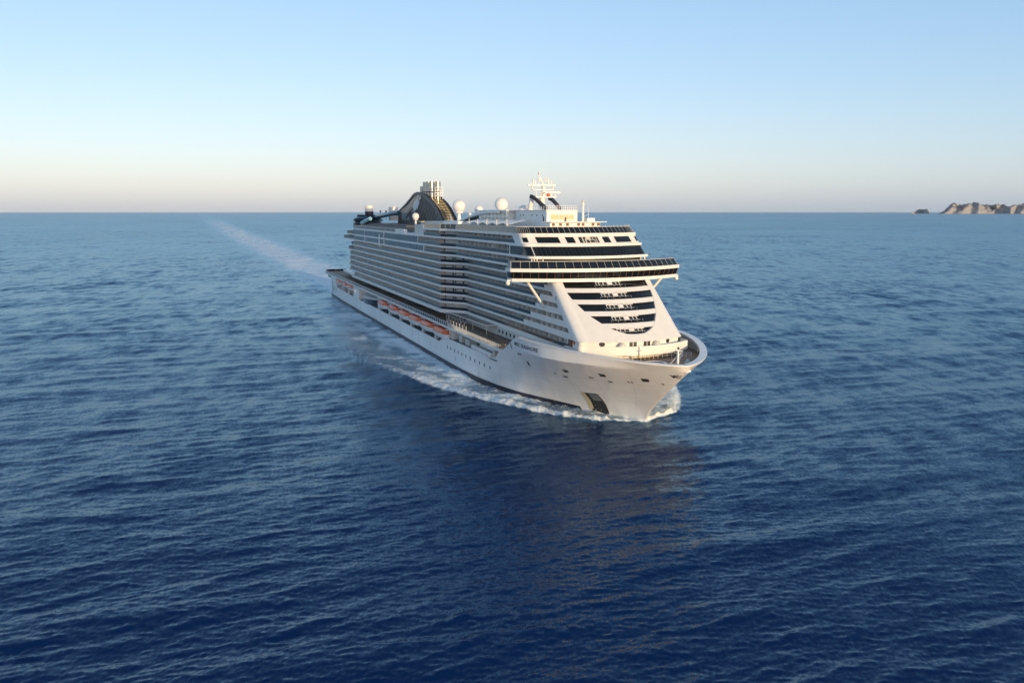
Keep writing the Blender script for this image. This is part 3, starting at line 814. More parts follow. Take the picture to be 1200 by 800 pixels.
MB().rows(wpatch(2.75, -2.65, -2.65, 2.75, 39.0, 40.42)).build('front_opening', DARK, wall19, smooth=60)
m = MB()
for v0, v1, z0, z1 in ((1.9, 1.6, 39, 40.4), (.9, -.5, 39.7, 40.4), (1.2, .9, 39, 40), (-1.0, -1.2, 39, 40.4), (-1.9, -2.1, 39, 40.4), (.1, -1.6, 39.0, 39.75)):
    m.rows([[(uW(v, z, .10), v, z) for v in (v0, v1)] for z in (z0, z1)])
each(m, 'opening_partition', OFFW, wall19)
MB().rows([[(uW(v, z, .14), v, z) for v in (-.15, -1.35)] for z in (39.1, 39.65)]).build('opening_hatch', DARK, wall19)
# seam dots under the lips
for (zz_, off) in ((40.95, -.78), (38.42, -.52), (35.6, -.42)):
    d = MB()
    o_ = outline(uf(zz_ if zz_ > 40.8 else round(zz_ * 10) / 10) + off, VU + (.16 if zz_ > 40.8 else .26), 5, 2.5, 4, 41)
    for i in range(10, len(o_) - 10, 2):
        d.box(o_[i][0] - .04, o_[i][0] + .02, o_[i][1] - .12, o_[i][1] + .12, zz_ - .12, zz_ + .05)
    each(d, 'lip_scupper', OFFW, ship)

# top deck: raked dark glass screen all round, rail, posts
def top_path(off, W, z):
    f = outline(uf(41.3) + off, W, 5.0, 2.6, 4)
    return [(100.5 + (VA - W) * 0, W + 2.5)] if False else f
f0 = outline(uf(41.3) - .2, VU, 5.0, 2.6, 4); f1 = outline(uf(42.9) - .2, VU - .25, 5.0, 2.6, 4)
scr = MB().rows([[(u, v, 41.33) for u, v in f0], [(u, v, 42.85) for u, v in f1]]).build('sun_deck_screen', GLASS, ship, smooth=60)
side = [(f0[0][0], VU), (92, VU), (100.5, VA), (121, VA)]
side1 = [(f1[0][0], VU - .25), (92, VU - .15), (100.5, VA - .15), (121, VA - .15)]
scs = MB(); n_ = []
for (a, b), (c_, d_) in zip(zip(side[:-1], side[1:]), zip(side1[:-1], side1[1:])):
    L = math.hypot(b[0] - a[0], b[1] - a[1]); k = max(1, round(L / 3))
    for i in range(k + (1 if b == side[-1] else 0)):
        t = i / k; n_.append(((a[0] + (b[0] - a[0]) * t, a[1] + (b[1] - a[1]) * t, 41.33), (c_[0] + (d_[0] - c_[0]) * t, c_[1] + (d_[1] - c_[1]) * t, 42.85)))
scs.rows([[p for p, q in n_], [q for p, q in n_]]).build('side_screen', BGLASS, ship)
rr = MB()
for a, b in zip(f1[:-1], f1[1:]): rr.tube((*a, 42.88), (*b, 42.88), .08, n=5)
for i in range(0, len(n_) - 1): rr.tube(n_[i][1], n_[i + 1][1], .08, n=5)
for p, q in n_: rr.tube(p, q, .05, n=4)
for i in range(0, len(f0), 1): rr.tube((*f0[i], 41.3), (*f1[i], 42.9), .04, n=4)
for i in range(24, 34): rr.tube((*f1[i], 42.88), (f1[i][0], f1[i][1], 43.3), .04, n=4)
rr.build('screen_rail', OFFW, ship)
# dark curtains of glass lounge inside the screen
MB().prism(half_plan(outline(46, 13, 4, 2, 3), [(92, 13.2), (120, 15.5)]), 41.34, 42.4).build('sun_deck_house', OFFW, ship)
MB().prism(half_plan(outline(45, 13.8, 4, 2, 3), [(92, 14.2), (120, 16)]), 42.42, 42.75).build('sun_deck_roof', WHITE, ship)
w = MB()
for k in range(22): u = 50 + 3.2 * k; w.box(u, u + 2.0, 13.25 + (u - 50) * 0.0, 13.32 + max(0, (u - 92)) * .08, 41.5, 42.3)
each(w, 'lounge_window', GLASS, ship)

# ------------------------------------------------------------------ top houses, tensile roofs, radomes, masts
H = MB().box(47.3, 70.5, -4.55, 4.5, 42.76, 46.95).build('mast_house', WHITE, ship)
MB().box(46.9, 71, -4.9, 4.85, 46.96, 47.15).build('house_roof', WHITE, H)
MB().box(47.22, 47.28, -3.4, 3.3, 44.6, 45.9).build('house_window', LATT, H)
m = MB()
for v in (-2.1, -.6, 1.1): m.box(47.16, 47.3, v - .1, v + .1, 44.6, 45.9)
each(m, 'window_bars', OFFW, H)
MB().box(47.15, 47.24, -1.2, -.7, 43.0, 45.2).build('house_door', DARK, H)
m = MB()
for u in (50, 54, 57.5, 64, 66.5): m.box(u, u + .5, 4.51, 4.56, 45.5, 45.9)
m.box(49.0, 49.8, 4.51, 4.56, 43.8, 45.4); each(m, 'house_port', DARK, H)
m = MB()
for k in range(16):
    v = 4.7 - k * .62; m.tube((47.1, v, 47.15), (47.1, v, 48.3), .06, n=4)
m.tube((47.1, 4.7, 48.3), (47.1, -4.7, 48.3), .06, n=4); m.tube((47.1, 4.7, 47.75), (47.1, -4.7, 47.75), .04, n=4)
for k in range(14): m.tube((47.1 + k * 1.7, 4.7, 47.15), (47.1 + k * 1.7, 4.7, 48.1), .05, n=4)
m.tube((47.1, 4.7, 48.1), (70, 4.7, 48.1), .05, n=4); m.tube((47.1, -4.7, 48.2), (60, -4.7, 48.2), .05, n=4)
m.build('house_railing', WHITE, H)
# lower forward house, low walls and light mast
MB().box(41.5, 47.2, -8.5, 6.0, 42.76, 43.9).build('lookout_house', WHITE, ship)
MB().prism([(40.5, -10), (44, -10.5), (47, -6), (47, 6), (44, 7), (40.5, 6)], 43.91, 44.1).build('lookout_roof', WHITE, ship)
m = MB()
for v in (-8, -6.4, -3.5, -2.2, 1, 3, 5): m.box(41.42, 41.5, v - .4, v + .4, 43.0, 43.7)
each(m, 'lookout_window', WOOD, ship)
LM = MB(); LM.tube((45, -5.1, 44.0), (45, -5.1, 49.3), .36, .26, 10); LM.box(44.7, 45.3, -5.5, -4.7, 48.6, 48.75); LM.tube((44.4, -6.4, 43.8), (44.4, -6.4, 48.2), .07, .05, 6); LM.tube((44.4, -6.4, 46.0), (45, -5.1, 45.2), .05, n=5)
lmo = LM.build('light_mast', WHITE, ship, smooth=40)
MB().sphere((45, -5.1, 49.5), .4, -1, 10, 6).build('mast_lamp', OFFW, lmo, smooth=60)
MB().box(43.6, 46.4, -8.0, -5.8, 44.1, 45.0).build('locker', WHITE, ship)

# main mast: leaning dark legs, white tower, radar scanners
MT = MB(); MT.tube((60.5, 4.0, 47.1), (59.5, 3.8, 50.9), .75, .6, 12)
MT.tube((58.5, 1.3, 47.1), (58.2, 1.3, 51.0), .95, .75, 12); MT.tube((58, .8, 51.0), (58, 1.1, 54.0), .72, .5, 12)
MT.tube((58, 1.1, 54.0), (58, 2.2, 56.2), .30, .2, 8); MT.tube((58, 2.4, 55.0), (58, 2.5, 57.2), .32, .2, 8); MT.box(57.2, 58.8, -2.6, 3.6, 50.55, 50.9)
MT.box(57.5, 58.5, -1.9, 4.4, 52.6, 52.8); MT.box(57.3, 58.7, -1.4, 4.6, 53.9, 54.1)
mast = MT.build('radar_mast', WHITE, ship, smooth=40)
for (a, b, c_) in (((58.2, 5.0, 51.0), (57.5, 3.6, 50.2), (56, .8, 47.4)), ((58, -.6, 50.5), (57, -1.9, 49.4), (56, -3.4, 47.3))):
    m = MB(); P = []
    pts = [Vector(a), Vector(a).lerp(Vector(b), .6) + Vector((0, 0, .15)), Vector(b), Vector(c_)]
    for i in range(len(pts) - 1): m.tube(pts[i], pts[i + 1], .55, .55, 8)
    m.build('mast_leg', NAVY, mast, smooth=40)
for (v0, v1, z, u) in ((-2.2, 6.2, 53.95, 57.0), (-3.5, 1.2, 51.95, 56.8)):
    MB().box(u - .25, u + .25, v0, v1, z - .2, z + .22).build('radar_scanner', WHITE, mast)
m = MB()
for (v, z0, z1, r) in ((4.3, 54.1, 55.4, .22), (3.7, 54.1, 55.0, .2), (-.2, 54.1, 55.6, .3), (-1.2, 54.1, 55.3, .16), (4.5, 52.8, 53.6, .25), (-1.6, 52.8, 53.5, .25), (3.4, 50.9, 52.2, .15), (-2.3, 50.9, 52.0, .16), (2.0, 50.9, 51.9, .3), (-1.2, 50.9, 51.6, .3), (.5, 55, 56.2, .18)):
    m.tube((57.6, v, z0), (57.6, v, z1), r, r * .8, 8)
for (v, z) in ((4.3, 55.4), (-.2, 55.7), (4.5, 53.6), (-1.6, 53.6), (2.5, 57.3)): m.sphere((57.6, v, z), .32, -1, 10, 6)
each(m, 'mast_aerial', WHITE, mast, smooth=40)
m = MB()
for v, z1 in ((.9, 58.3), (5.4, 55.8), (-1.9, 55.9), (2.5, 58.0)): m.tube((58, v, 54), (58, v, z1), .05, .03, 5)
m.build('mast_whips', WHITE, mast)
MB().sphere((56.9, 0.0, 51.3), .48, -1, 12, 8).build('orange_beacon', ORANGE, mast, smooth=60)
m = MB()
for k in range(7): m.tube((57, 2.0 - k * .7, 50.9), (57, 2.0 - k * .7, 51.8), .05, n=4)
m.tube((57, 2.0, 51.8), (57, -2.2, 51.8), .05, n=4); m.build('mast_railing', WHITE, mast)

# radomes
def dome(u, v, z, r, name='radome', base=None, hemi=False):
    o = MB().sphere((u, v, z), r, -.05 if hemi else -.93, 32, 18).build(name, WHITE, ship, smooth=60)
    b = MB()
    if base: b.tube((u, v, base), (u, v, z - r * .8), r * .34, r * .22, 14); b.lathe((u, v, z - r * 1.12), [(r * .24, 0), (r * .62, .1 * r), (r * .75, .45 * r)], 20)
    else: b.tube((u, v, z - r * 1.6), (u, v, z - r * .6), r * .5, r * .55, 16)
    b.build('radome_pedestal', WHITE, o, smooth=50)
    return o
dome(142, 0, 48.6, 2.42, base=42.8)
dome(117, .5, 47.3, 1.5); dome(129, .3, 45.4, 1.12, hemi=True); dome(95, .2, 49.0, 2.15); dome(74.5, .5, 47.1, 1.55, hemi=True)
dome(160, 12.0, 44.9, 1.35, base=41.2)
# white arched roof structure amidships
AR = MB()
for vv in (7.0, -7.0):
    pts = [(124 - 46 * t, vv, 42.6 + 4.0 * math.sin(min(1, t * 1.15) * math.pi / 2) ** 1.0) for t in np.linspace(0, 1, 15)]
    for a, b in zip(pts[:-1], pts[1:]): AR.tube(a, b, .42, n=8)
aro = AR.build('roof_arch', WHITE, ship, smooth=50)
R = []
for t in np.linspace(0, 1, 15):
    u = 122 - 48 * t; z = 43.0 + 3.3 * math.sin(min(1, t * 1.15) * math.pi / 2)
    R.append([(u, v, z + .5 * math.cos(v / 7 * math.pi / 2)) for v in np.linspace(-6.6, 6.6, 9)])
MB().rows(R).build('vaulted_roof', WHITE, ship, smooth=50)
bx = MB(); bx.box(73, 99, -6.2, 6.4, 42.76, 46.9); bx.build('pool_house', WHITE, ship)
m = MB()
for i in range(7):
    for j in range(3): m.box(74 + 3.4 * i, 75.9 + 3.4 * i, 6.41, 6.47, 43.2 + j * 1.2, 43.9 + j * 1.2)
each(m, 'pool_house_window', LATT, ship)
MB().box(72, 100, -6.8, 7.0, 46.92, 47.2).build('pool_house_roof', WHITE, ship)
# tensile sail awnings
for k in range(5):
    u = 56 + k * 8.6
    p = MB(); a, b, c_, d = (u, 12.6, 43.0), (u + 7.6, 12.6, 43.0), (u + 7.2, 6.6, 44.3), (u + .4, 6.6, 44.3)
    R = []
    for t in np.linspace(0, 1, 7):
        A = Vector(a).lerp(Vector(d), t); B = Vector(b).lerp(Vector(c_), t)
        R.append([tuple(A.lerp(B, s) + Vector((0, 0, .55 * math.sin(s * math.pi) * (1 - .5 * t)))) for s in np.linspace(0, 1, 9)])
    p.rows(R); p.build('sail_awning', WHITE, ship, smooth=60)
m = MB()
for u in (56, 64.4, 73, 81.6, 90): m.tube((u, 12.6, 41.3), (u, 12.6, 44.6), .1, n=6)
each(m, 'awning_post', WHITE, ship)
# lit porch roof and low house in front of the funnel
MB().box(146, 149.5, 11, 14, 42.9, 43.2).build('porch_roof', LATT, ship)
MB().box(104, 121, -14, 12, 42.76, 43.6).build('solarium', WHITE, ship)
MB().box(122, 152, -13, 12, 38.81, 43.2).build('funnel_house', OFFW, ship)

# ------------------------------------------------------------------ funnel
FV = 2.6
FP = [(153.2, 43.2), (154.9, 44.3), (158, 46.2), (161.0, 47.9), (166.5, 50.1), (173, 52.0), (180, 53.6), (186.5, 54.6), (193.6, 55.0), (199.5, 54.4), (206.5, 52.4), (214, 50.4), (221, 48.8), (228, 47.2), (233, 45.2), (237, 43.5)]
FB = 41.5
fun = MB().box(156, 233, -FV + .4, FV - .4, 38.81, 42.9).build('funnel', NAVY, ship)
for sg_ in (1, -1):
    v = sg_ * FV
    # arched rim
    m = MB()
    for i in range(len(FP)):
        pass
    R = []
    for i, (u, z) in enumerate(FP):
        a = Vector(FP[max(0, i - 1)]); b = Vector(FP[min(len(FP) - 1, i + 1)]); d = (b - a).normalized(); nn = Vector((-d.y, d.x)); w = 1.9 if i < 5 else 1.9 - .16 * (i - 4)
        if nn.y > 0: nn = -nn
        R.append([(u, v + sg_ * .35, z), (u, v - sg_ * .35, z), (u + nn.x * w, v - sg_ * .35, z + nn.y * w), (u + nn.x * w, v + sg_ * .35, z + nn.y * w)])
    m.rows(R, True); m.build('funnel_arch', NAVY, fun, smooth=35)
    # dark louvred panel: raking slats with gaps between
    m = MB()
    ztop = lambda u: interp(u, [p[0] for p in FP], [p[1] for p in FP]) - .9
    for k in range(30):
        u0 = 163 + k * 2.35
        if u0 > 231: break
        pass
        du = -.62
        z = 42.9
        uu_ = u0
        while z < ztop(max(155, uu_)) and z < 54: z += .1; uu_ += .062
        wd = 1.05 if 6 < k < 26 else 1.6
        m.add([(u0 - wd / 2, v - .1, 42.9), (u0 + wd / 2, v - .1, 42.9), (uu_ + wd / 2, v - .1, z), (uu_ - wd / 2, v - .1, z),
               (u0 - wd / 2, v + .1, 42.9), (u0 + wd / 2, v + .1, 42.9), (uu_ + wd / 2, v + .1, z), (uu_ - wd / 2, v + .1, z)],
              [(0, 1, 2, 3), (4, 5, 6, 7), (0, 1, 5, 4), (1, 2, 6, 5), (2, 3, 7, 6), (3, 0, 4, 7)])
    each(m, 'funnel_louvres', NAVY, fun)
# sheets behind the louvres, coloured as light showing through the gaps
for sg_ in (1, -1):
    m = MB()
    for k in range(26):
        u0 = 164.2 + k * 2.35; v = sg_ * (FV - .22); uu_ = u0; z = 42.9
        lim = interp(u0, [164, 172, 182, 195, 210, 226], [45.5, 49.5, 52.0, 53.2, 49.4, 45.0])
        while z < lim: z += .1; uu_ += .062
        lo = 42.9 if k % 5 else 44.2
        m.box(0, 0.001, 0, .001, 0, .001) if False else m.add([(u0 - .45 + .62 * (lo - 42.9), v, lo), (u0 + .45 + .62 * (lo - 42.9), v, lo), (uu_ + .45, v, z), (uu_ - .45, v, z)], [(0, 1, 2, 3)])
    each(m, 'funnel_gap_light', LATT if sg_ < 0 else GAPLIGHT, fun, fix=False)
# pale compass-like emblem on each panel
for sg_ in (1, -1):
    m = MB(); c = Vector((195, 49.4)); P = [(c.x, sg_ * (FV + .32), c.y)]; N = 32
    for k in range(N):
        a = 2 * math.pi * k / N; r = 3.5 if k % 4 == 0 else (1.7 if k % 2 else 2.7)
        du = r * 2.3 * math.cos(a); dz = r * math.sin(a)
        P.append((c.x + du - dz * .9, sg_ * (FV + .32), c.y + dz - du * .12))
    m.add(P, [(0, 1 + k, 1 + (k + 1) % N) for k in range(N)]); m.build('funnel_emblem', EMBL, fun, fix=False)
# lattice inside, sun warmth put into its colour, seen through the louvres and from ahead
m = MB()
for i, z in enumerate(np.arange(43.5, 53.2, .62)):
    u0 = interp(z, [p[1] for p in FP[:7]], [p[0] for p in FP[:7]]) + 1.6
    m.box(u0, u0 + .5, -FV + .4, FV - .4, z, z + .13); m.box(u0 + .5, u0 + 12, -FV + .5, -FV + .7, z, z + .13); m.box(u0 + .5, u0 + 10, .6, .8, z, z + .13)
for v in (-1.5, 0, 1.5):
    for (a, b) in zip(FP[:6], FP[1:7]): m.tube((a[0] + 1.8, v, a[1]), (b[0] + 1.8, v, b[1]), .1, n=4)
each(m, 'funnel_lattice', LATT, fun)
st_spec = [(174, -.9, 1.15, 58.7), (176.6, .9, 1.15, 58.8), (178.6, -.5, 1.15, 58.9), (181, 1.1, 1.15, 58.9), (183.4, -.6, 1.15, 58.9), (185.5, 1.2, 1.1, 58.9), (187.6, -.4, 1.0, 58.7), (191, 1.25, .85, 57.2)]
for (u, v, r, zt) in st_spec:
    st = MB(); st.lathe((u, v, 0), [(r * .62, 50), (r * .62, 54.6), (r, 54.9), (r, zt), (r * .86, zt + .02), (r * .8, zt - .8)], 18)
    st.build('exhaust_pipe', STEEL, fun, smooth=35)
m = MB()
for z in (53.0, 54.0, 55.0, 56.2): m.box(169.6, 172.4, -1.9, 1.4, z, z + .16)
for v in (-1.7, -.6, .5, 1.4): m.tube((169.8, v, 51.5), (169.8, v, 56.4), .1, n=4)
m.build('pipe_platform', WHITE, fun)
m = MB(); m.tube((174, -.2, 58), (174, -.2, 62.2), .06, .03, 5); m.build('funnel_aerial', WHITE, fun)
MB().box(233, 238, 2, 5.5, 42.5, 48.9).build('vent_tower', WHITE, ship)

# ------------------------------------------------------------------ aft top: screens, slides and stair tower
glass_rail([(257.6, VA - .15), (200, VA - .15), (160, VA - .15), (152, VA - .15)], ZD[9] + .3, 1.35, 'aft_screen', ship, BGLASS)
MB().box(150, 165, VA - 1.2, VA + .02, ZD[9] + .3, ZD[9] + 1.6).build('screen_housing', WHITE, ship)
MB().box(160, 256, -15, 14.5, ZD[9] + .3, 40.6).build('aft_sun_deck', GREY, ship)
MB().box(172, 252, -15, 13, 40.62, 41.3).build('aft_sun_roof', NAVY, ship)
MB().box(124, 142, 12.2, 17.0, 38.81, 42.0).build('bar_kiosk', OFFW, ship)
MB().box(125, 126, 17.01, 17.06, 40.2, 41.2).build('kiosk_sign', RED, ship)
def slide(pts, r, material, name):
    m = MB()
    for a, b in zip(pts[:-1], pts[1:]): m.tube(a, b, r, n=10)
    return m.build(name, material, ship, smooth=50)
hel = [(262 + 7 * math.cos(t), 11 + 6 * math.sin(t), 40.2 + t * .33) for t in np.linspace(0, 4.2 * math.pi, 60)]
slide(hel, .75, NAVY, 'water_slide')
hel = [(268 + 9 * math.cos(t), 9 + 6.5 * math.sin(t), 41.5 + t * .25) for t in np.linspace(0.5, 3.4 * math.pi, 46)]
slide(hel, .62, TEAL, 'water_slide')
slide([(262, 8, 44.4), (248, 9, 44.2), (236, 9, 44.8), (222, 7.5, 45.8), (214, 6, 46.2)], 1.0, TEAL, 'water_slide')
slide([(256, 15, 41.2), (250, 14, 42.4), (244, 13, 43.4)], .9, SKYBL, 'water_slide')
MB().tube((262, 10, 42), (262, 10, 46.8), 2.1, 2.1, 20).build('stair_tower', NAVY, ship, smooth=40)
MB().tube((262, 10, 46.82), (262, 10, 49.6), 2.1, 2.1, 20).build('stair_tower_top', WHITE, ship, smooth=40)
m = MB(); m.tube((262, 10, 49.6), (262, 10, 51.5), .07, .05, 5); m.build('tower_aerial', WHITE, ship)
for k in range(12):
    a = random.uniform(0, 6.28); m = MB()
m = MB()
for k in range(26):
    u = 255 + random.random() * 20; v = 5 + random.random() * 12; m.tube((u, v, 39), (u, v, 41 + random.random() * 2.4), .1, n=5)
each(m, 'slide_support', LATT, ship)
m = MB()
for (u, v) in ((240, 9), (232, 8)):
    m.tube((u, v, 43), (u, v, 46.4), .12, n=6); m.box(u - .5, u + .5, v - .3, v + .3, 46.4, 47.2)
m.build('deck_floodlight', DARK, ship)

# ------------------------------------------------------------------ things carried by the ship
def place(o, u, v, z, rot=0.0):
    o.location = ship_world(u, v, z); o.rotation_euler = (0, 0, SHIP_ROT + rot)
    return o
def children(o): return [c for c in bpy.data.objects if c.parent == o]
def copy_tree(o, parent=None):
    c = o.copy(); COL.objects.link(c)
    if parent: c.parent = parent
    for chd in list(children(o)): copy_tree(chd, c)
    return c
def make_lifeboat(L, cockpit):
    root = bpy.data.objects.new('lifeboat', None); COL.objects.link(root)
    def sect(t): return (1 - abs(2 * t - 1) ** 3.2) ** .6
    R = []
    for t in np.linspace(0, 1, 15):
        x = (t - .5) * L; b = 1.75 * max(.12, sect(t)); k = .35 * (2 * t - 1) ** 4
        R.append([(x, 0, -1.55 + k), (x, b * .62, -1.42 + k), (x, b * .93, -.95 + k * .6), (x, b, 0), (x, b + .06, .12), (x, b * .9, .16), (x, 0, .2), (x, -b * .9, .16), (x, -b - .06, .12), (x, -b, 0), (x, -b * .93, -.95 + k * .6), (x, -b * .62, -1.42 + k)])
    m = MB().rows(R, True); m.add(R[0], [list(range(12))]); m.add(R[-1], [list(range(12))])
    m.build('boat_hull', WHITE, root, smooth=50)
    R = []
    for t in np.linspace(0.02, .98, 15):
        x = (t - .5) * L; b = 1.62 * max(.15, sect(t)); h = 1.25 * max(.25, sect(t)) ** .5
        R.append([(x, b, .17), (x, b * .97, .55 * h), (x, b * .8, .9 * h), (x, b * .4, 1.15 * h), (x, 0, 1.22 * h), (x, -b * .4, 1.15 * h), (x, -b * .8, .9 * h), (x, -b * .97, .55 * h), (x, -b, .17)])
    m = MB().rows(R); m.add(R[0], [list(range(9))]); m.add(R[-1], [list(range(9))])
    cn = m.build('boat_canopy', ORANGE, root, smooth=50)
    w = MB()
    for sgn in (1, -1):
        for k in range(4):
            x = -L * .3 + k * L * .2; w.box(x - .35, x + .35, sgn * 1.50, sgn * 1.66, .42, .85)
    each(w, 'boat_window', LATT if not cockpit else GLASS, cn)
    if cockpit:
        c = MB(); c.prism([(L * .08, -1.3), (L * .34, -1.2), (L * .34, 1.2), (L * .08, 1.3)], .9, 1.62); c.build('boat_cockpit', OFFW, cn)
        g = MB(); g.box(L * .1, L * .32, 1.26, 1.34, 1.1, 1.5); each(g, 'cockpit_window', GLASS, cn)
    return root
lb = make_lifeboat(16.0, False); lbc = make_lifeboat(16.0, True)
spots = [(177.8, True, 'orange and white lifeboat with grey cockpit, aftmost of the six boats amidships'),
         (158.0, True, 'orange and white lifeboat with grey cockpit, fifth boat counted back from the bow'),
         (140.2, False, 'plain orange lifeboat under the promenade, fourth boat counted back from the bow'),
         (124.1, False, 'plain orange lifeboat under the promenade, third boat counted back from the bow'),
         (107.6, False, 'plain orange lifeboat under the promenade, second boat counted back from the bow'),
         (91.2, False, 'orange lifeboat nearest the bow, hanging beside the white life raft canisters bay')]
used = {True: False, False: False}
for (u, ck, lab) in spots:
    src = lbc if ck else lb
    o = src if not used[ck] else copy_tree(src); used[ck] = True
    place(o, u, 21.5, 9.35); tag(o, lab, 'lifeboat', 'lifeboats hanging under the promenade deck')
for u, lab in ((290, 'small orange rescue boat nearest the stern, under the aft promenade edge'), (272, 'small orange rescue boat in the middle of the three at the stern'), (255, 'small orange rescue boat foremost of the three at the stern')):
    o = copy_tree(lb); place(o, u, 20.9, 9.75); o.scale = (.82, .92, .9); tag(o, lab, 'rescue boat', 'rescue boats at the stern')
# davits (fixed to the hull)
for u in (84.6, 99.4, 115.8, 132.1, 149.1, 168.0, 187.0, 247, 263.5, 281, 298.5):
    m = MB(); z0 = 8.6 if u < 90 else 6.2
    for du in (-.55, .55):
        m.tube((u + du, 21.4, z0), (u + du, 20.6, 11.1), .2, n=6); m.tube((u + du, 19.0, z0), (u + du, 21.6, 9.0), .17, n=6); m.tube((u + du, 18.4, 11.1), (u + du, 22.0, 10.9), .17, n=6)
    m.box(u - .75, u + .75, 20.4, 21.5, z0, z0 + .45); m.build('davit', WHITE, hull)
m = MB()
for u in (250, 262, 276, 289): m.box(u, u + 5, 18, 20.6, 6.2, 7.4); m.tube((u + 1, 20.8, 6.2), (u + 3, 20.8, 8.8), .3, n=6)
each(m, 'davit_machinery', OFFW, hull)

def make_canister():
    root = bpy.data.objects.new('life_raft_canister', None); COL.objects.link(root)
    m = MB(); R = []
    for x, r in ((-1.9, .02), (-1.88, .5), (-1.7, .66), (-1.1, .72), (0, .74), (1.1, .72), (1.7, .66), (1.88, .5), (1.9, .02)):
        R.append([(x, r * math.cos(2 * math.pi * i / 16), r * math.sin(2 * math.pi * i / 16)) for i in range(16)])
    m.rows(R, True).build('canister_shell', WHITE, root, smooth=40)
    b = MB()
    for x in (-1.0, 0, 1.0): b.lathe((0, 0, 0), [(.76, -.06), (.76, .06)], 16) if False else b.rows([[(x + dx, .755 * math.cos(2 * math.pi * i / 16), .755 * math.sin(2 * math.pi * i / 16)) for i in range(16)] for dx in (-.06, .06)], True)
    b.build('strap', GREY, root)
    c = MB(); c.box(-1.2, -1.0, -.6, .6, -1.05, -.55); c.box(1.0, 1.2, -.6, .6, -1.05, -.55); c.build('cradle', OFFW, root)
    return root
cn = make_canister()
lab_c = {(0, 0): 'white life raft canister in the outer row, nearest the bow', (0, 1): 'white life raft canister in the outer row, second from the bow', (0, 2): 'white life raft canister in the outer row, third from the bow', (0, 3): 'white life raft canister in the outer row, farthest from the bow',
         (1, 0): 'white life raft canister in the raised inner row, nearest the bow', (1, 1): 'white life raft canister in the raised inner row, second from the bow', (1, 2): 'white life raft canister in the raised inner row, farthest from the bow'}
first = True
for r_, n, v, z in ((0, 4, 20.6, 9.55), (1, 3, 18.9, 10.3)):
    for k in range(n):
        o = cn if first else copy_tree(cn); first = False
        place(o, 47.0 + k * 4.1 + r_ * 1.2, v + .35, z - .35); tag(o, lab_c[(r_, k)], 'life raft', 'life raft canisters in the forward bay')
m = MB(); m.box(43.5, 63, 18.1, 19.6, 8.5, 9.25); m.box(42.8, 44, 17.4, 21, 8.5, 10.4); m.box(66, 70, 18, 20.5, 8.5, 10.2); m.box(73, 76, 18, 20.5, 8.5, 10.6); each(m, 'raft_rack', OFFW, hull)

# loungers and parasols on the forward promenade
def make_lounger():
    root = bpy.data.objects.new('sun_lounger', None); COL.objects.link(root)
    m = MB(); m.box(-.35, .35, -.95, .5, .28, .38); m.build('seat', LOUNGE, root)
    m = MB(); m.add([(-.35, .5, .3), (.35, .5, .3), (.35, 1.0, .85), (-.35, 1.0, .85), (-.35, .5, .4), (.35, .5, .4), (.35, .95, .92), (-.35, .95, .92)], [(0, 1, 2, 3), (4, 5, 6, 7), (0, 1, 5, 4), (1, 2, 6, 5), (2, 3, 7, 6), (3, 0, 4, 7)]); m.build('backrest', LOUNGE, root)
    for x in (-.3, .3):
        for y in (-.85, .4): MB().box(x - .03, x + .03, y - .03, y + .03, 0, .28).build('leg', WHITE, root)
    return root
lg = make_lounger(); first = True
for r_, v in enumerate((20.3, 17.6, 14.9)):
    for k in range(9):
        u = 59 - k * 2.05
        if r_ == 2 and k > 6: continue
        o = lg if first else copy_tree(lg); first = False
        place(o, u, v, 12.062, 0.0)
        tag(o, 'dark sun lounger in the rows on the forward promenade deck', 'sun lounger', 'sun loungers on the forward promenade')

# ------------------------------------------------------------------ sea
def tile_noise(n, L, lmin, lmax, slope=2.0, wind=None, seed=1, spread=2.2, floor=.12):
    """periodic random field of n x n samples over L metres, wavelengths lmin..lmax, unit rms"""
    r = np.random.default_rng(seed)
    k = np.fft.fftfreq(n, L / n)
    kx, ky = np.meshgrid(k, k, indexing='ij'); kk = np.hypot(kx, ky); kk[0, 0] = 1e-9
    amp = kk ** (-slope); amp[(kk < 1 / lmax) | (kk > 1 / lmin)] = 0
    if wind is not None:
        c = (kx * wind[0] + ky * wind[1]) / kk
        amp = amp * (floor + np.abs(c) ** spread)
    F = amp * np.exp(2j * np.pi * r.random((n, n)))
    f = np.fft.ifft2(F).real; return f / f.std()
def sample(tile, L, x, y):
    n = tile.shape[0]; fx = (x / L * n) % n; fy = (y / L * n) % n
    i0 = np.floor(fx).astype(int) % n; j0 = np.floor(fy).astype(int) % n; tx = fx - np.floor(fx); ty = fy - np.floor(fy)
    i1 = (i0 + 1) % n; j1 = (j0 + 1) % n
    return (tile[i0, j0] * (1 - tx) * (1 - ty) + tile[i1, j0] * tx * (1 - ty) + tile[i0, j1] * (1 - tx) * ty + tile[i1, j1] * tx * ty)

WIND = (0.38, -0.92)
# rows thin out with distance, columns fan out: an ocean mesh with falling level of detail away from this stretch of water
dep = np.concatenate([np.linspace(62, 30.5, 24), np.linspace(30.2, 3.0, 520), np.geomspace(2.95, 0.044, 170)])
rad = CAM_H / np.tan(np.radians(dep))
az = np.radians(np.concatenate([np.linspace(-180, -42, 40)[:-1], np.linspace(-42, 42, 1250), np.linspace(42, 180, 40)[1:]]))
A, Rr = np.meshgrid(az, rad)
X = Rr * np.sin(A); Y = Rr * np.cos(A)
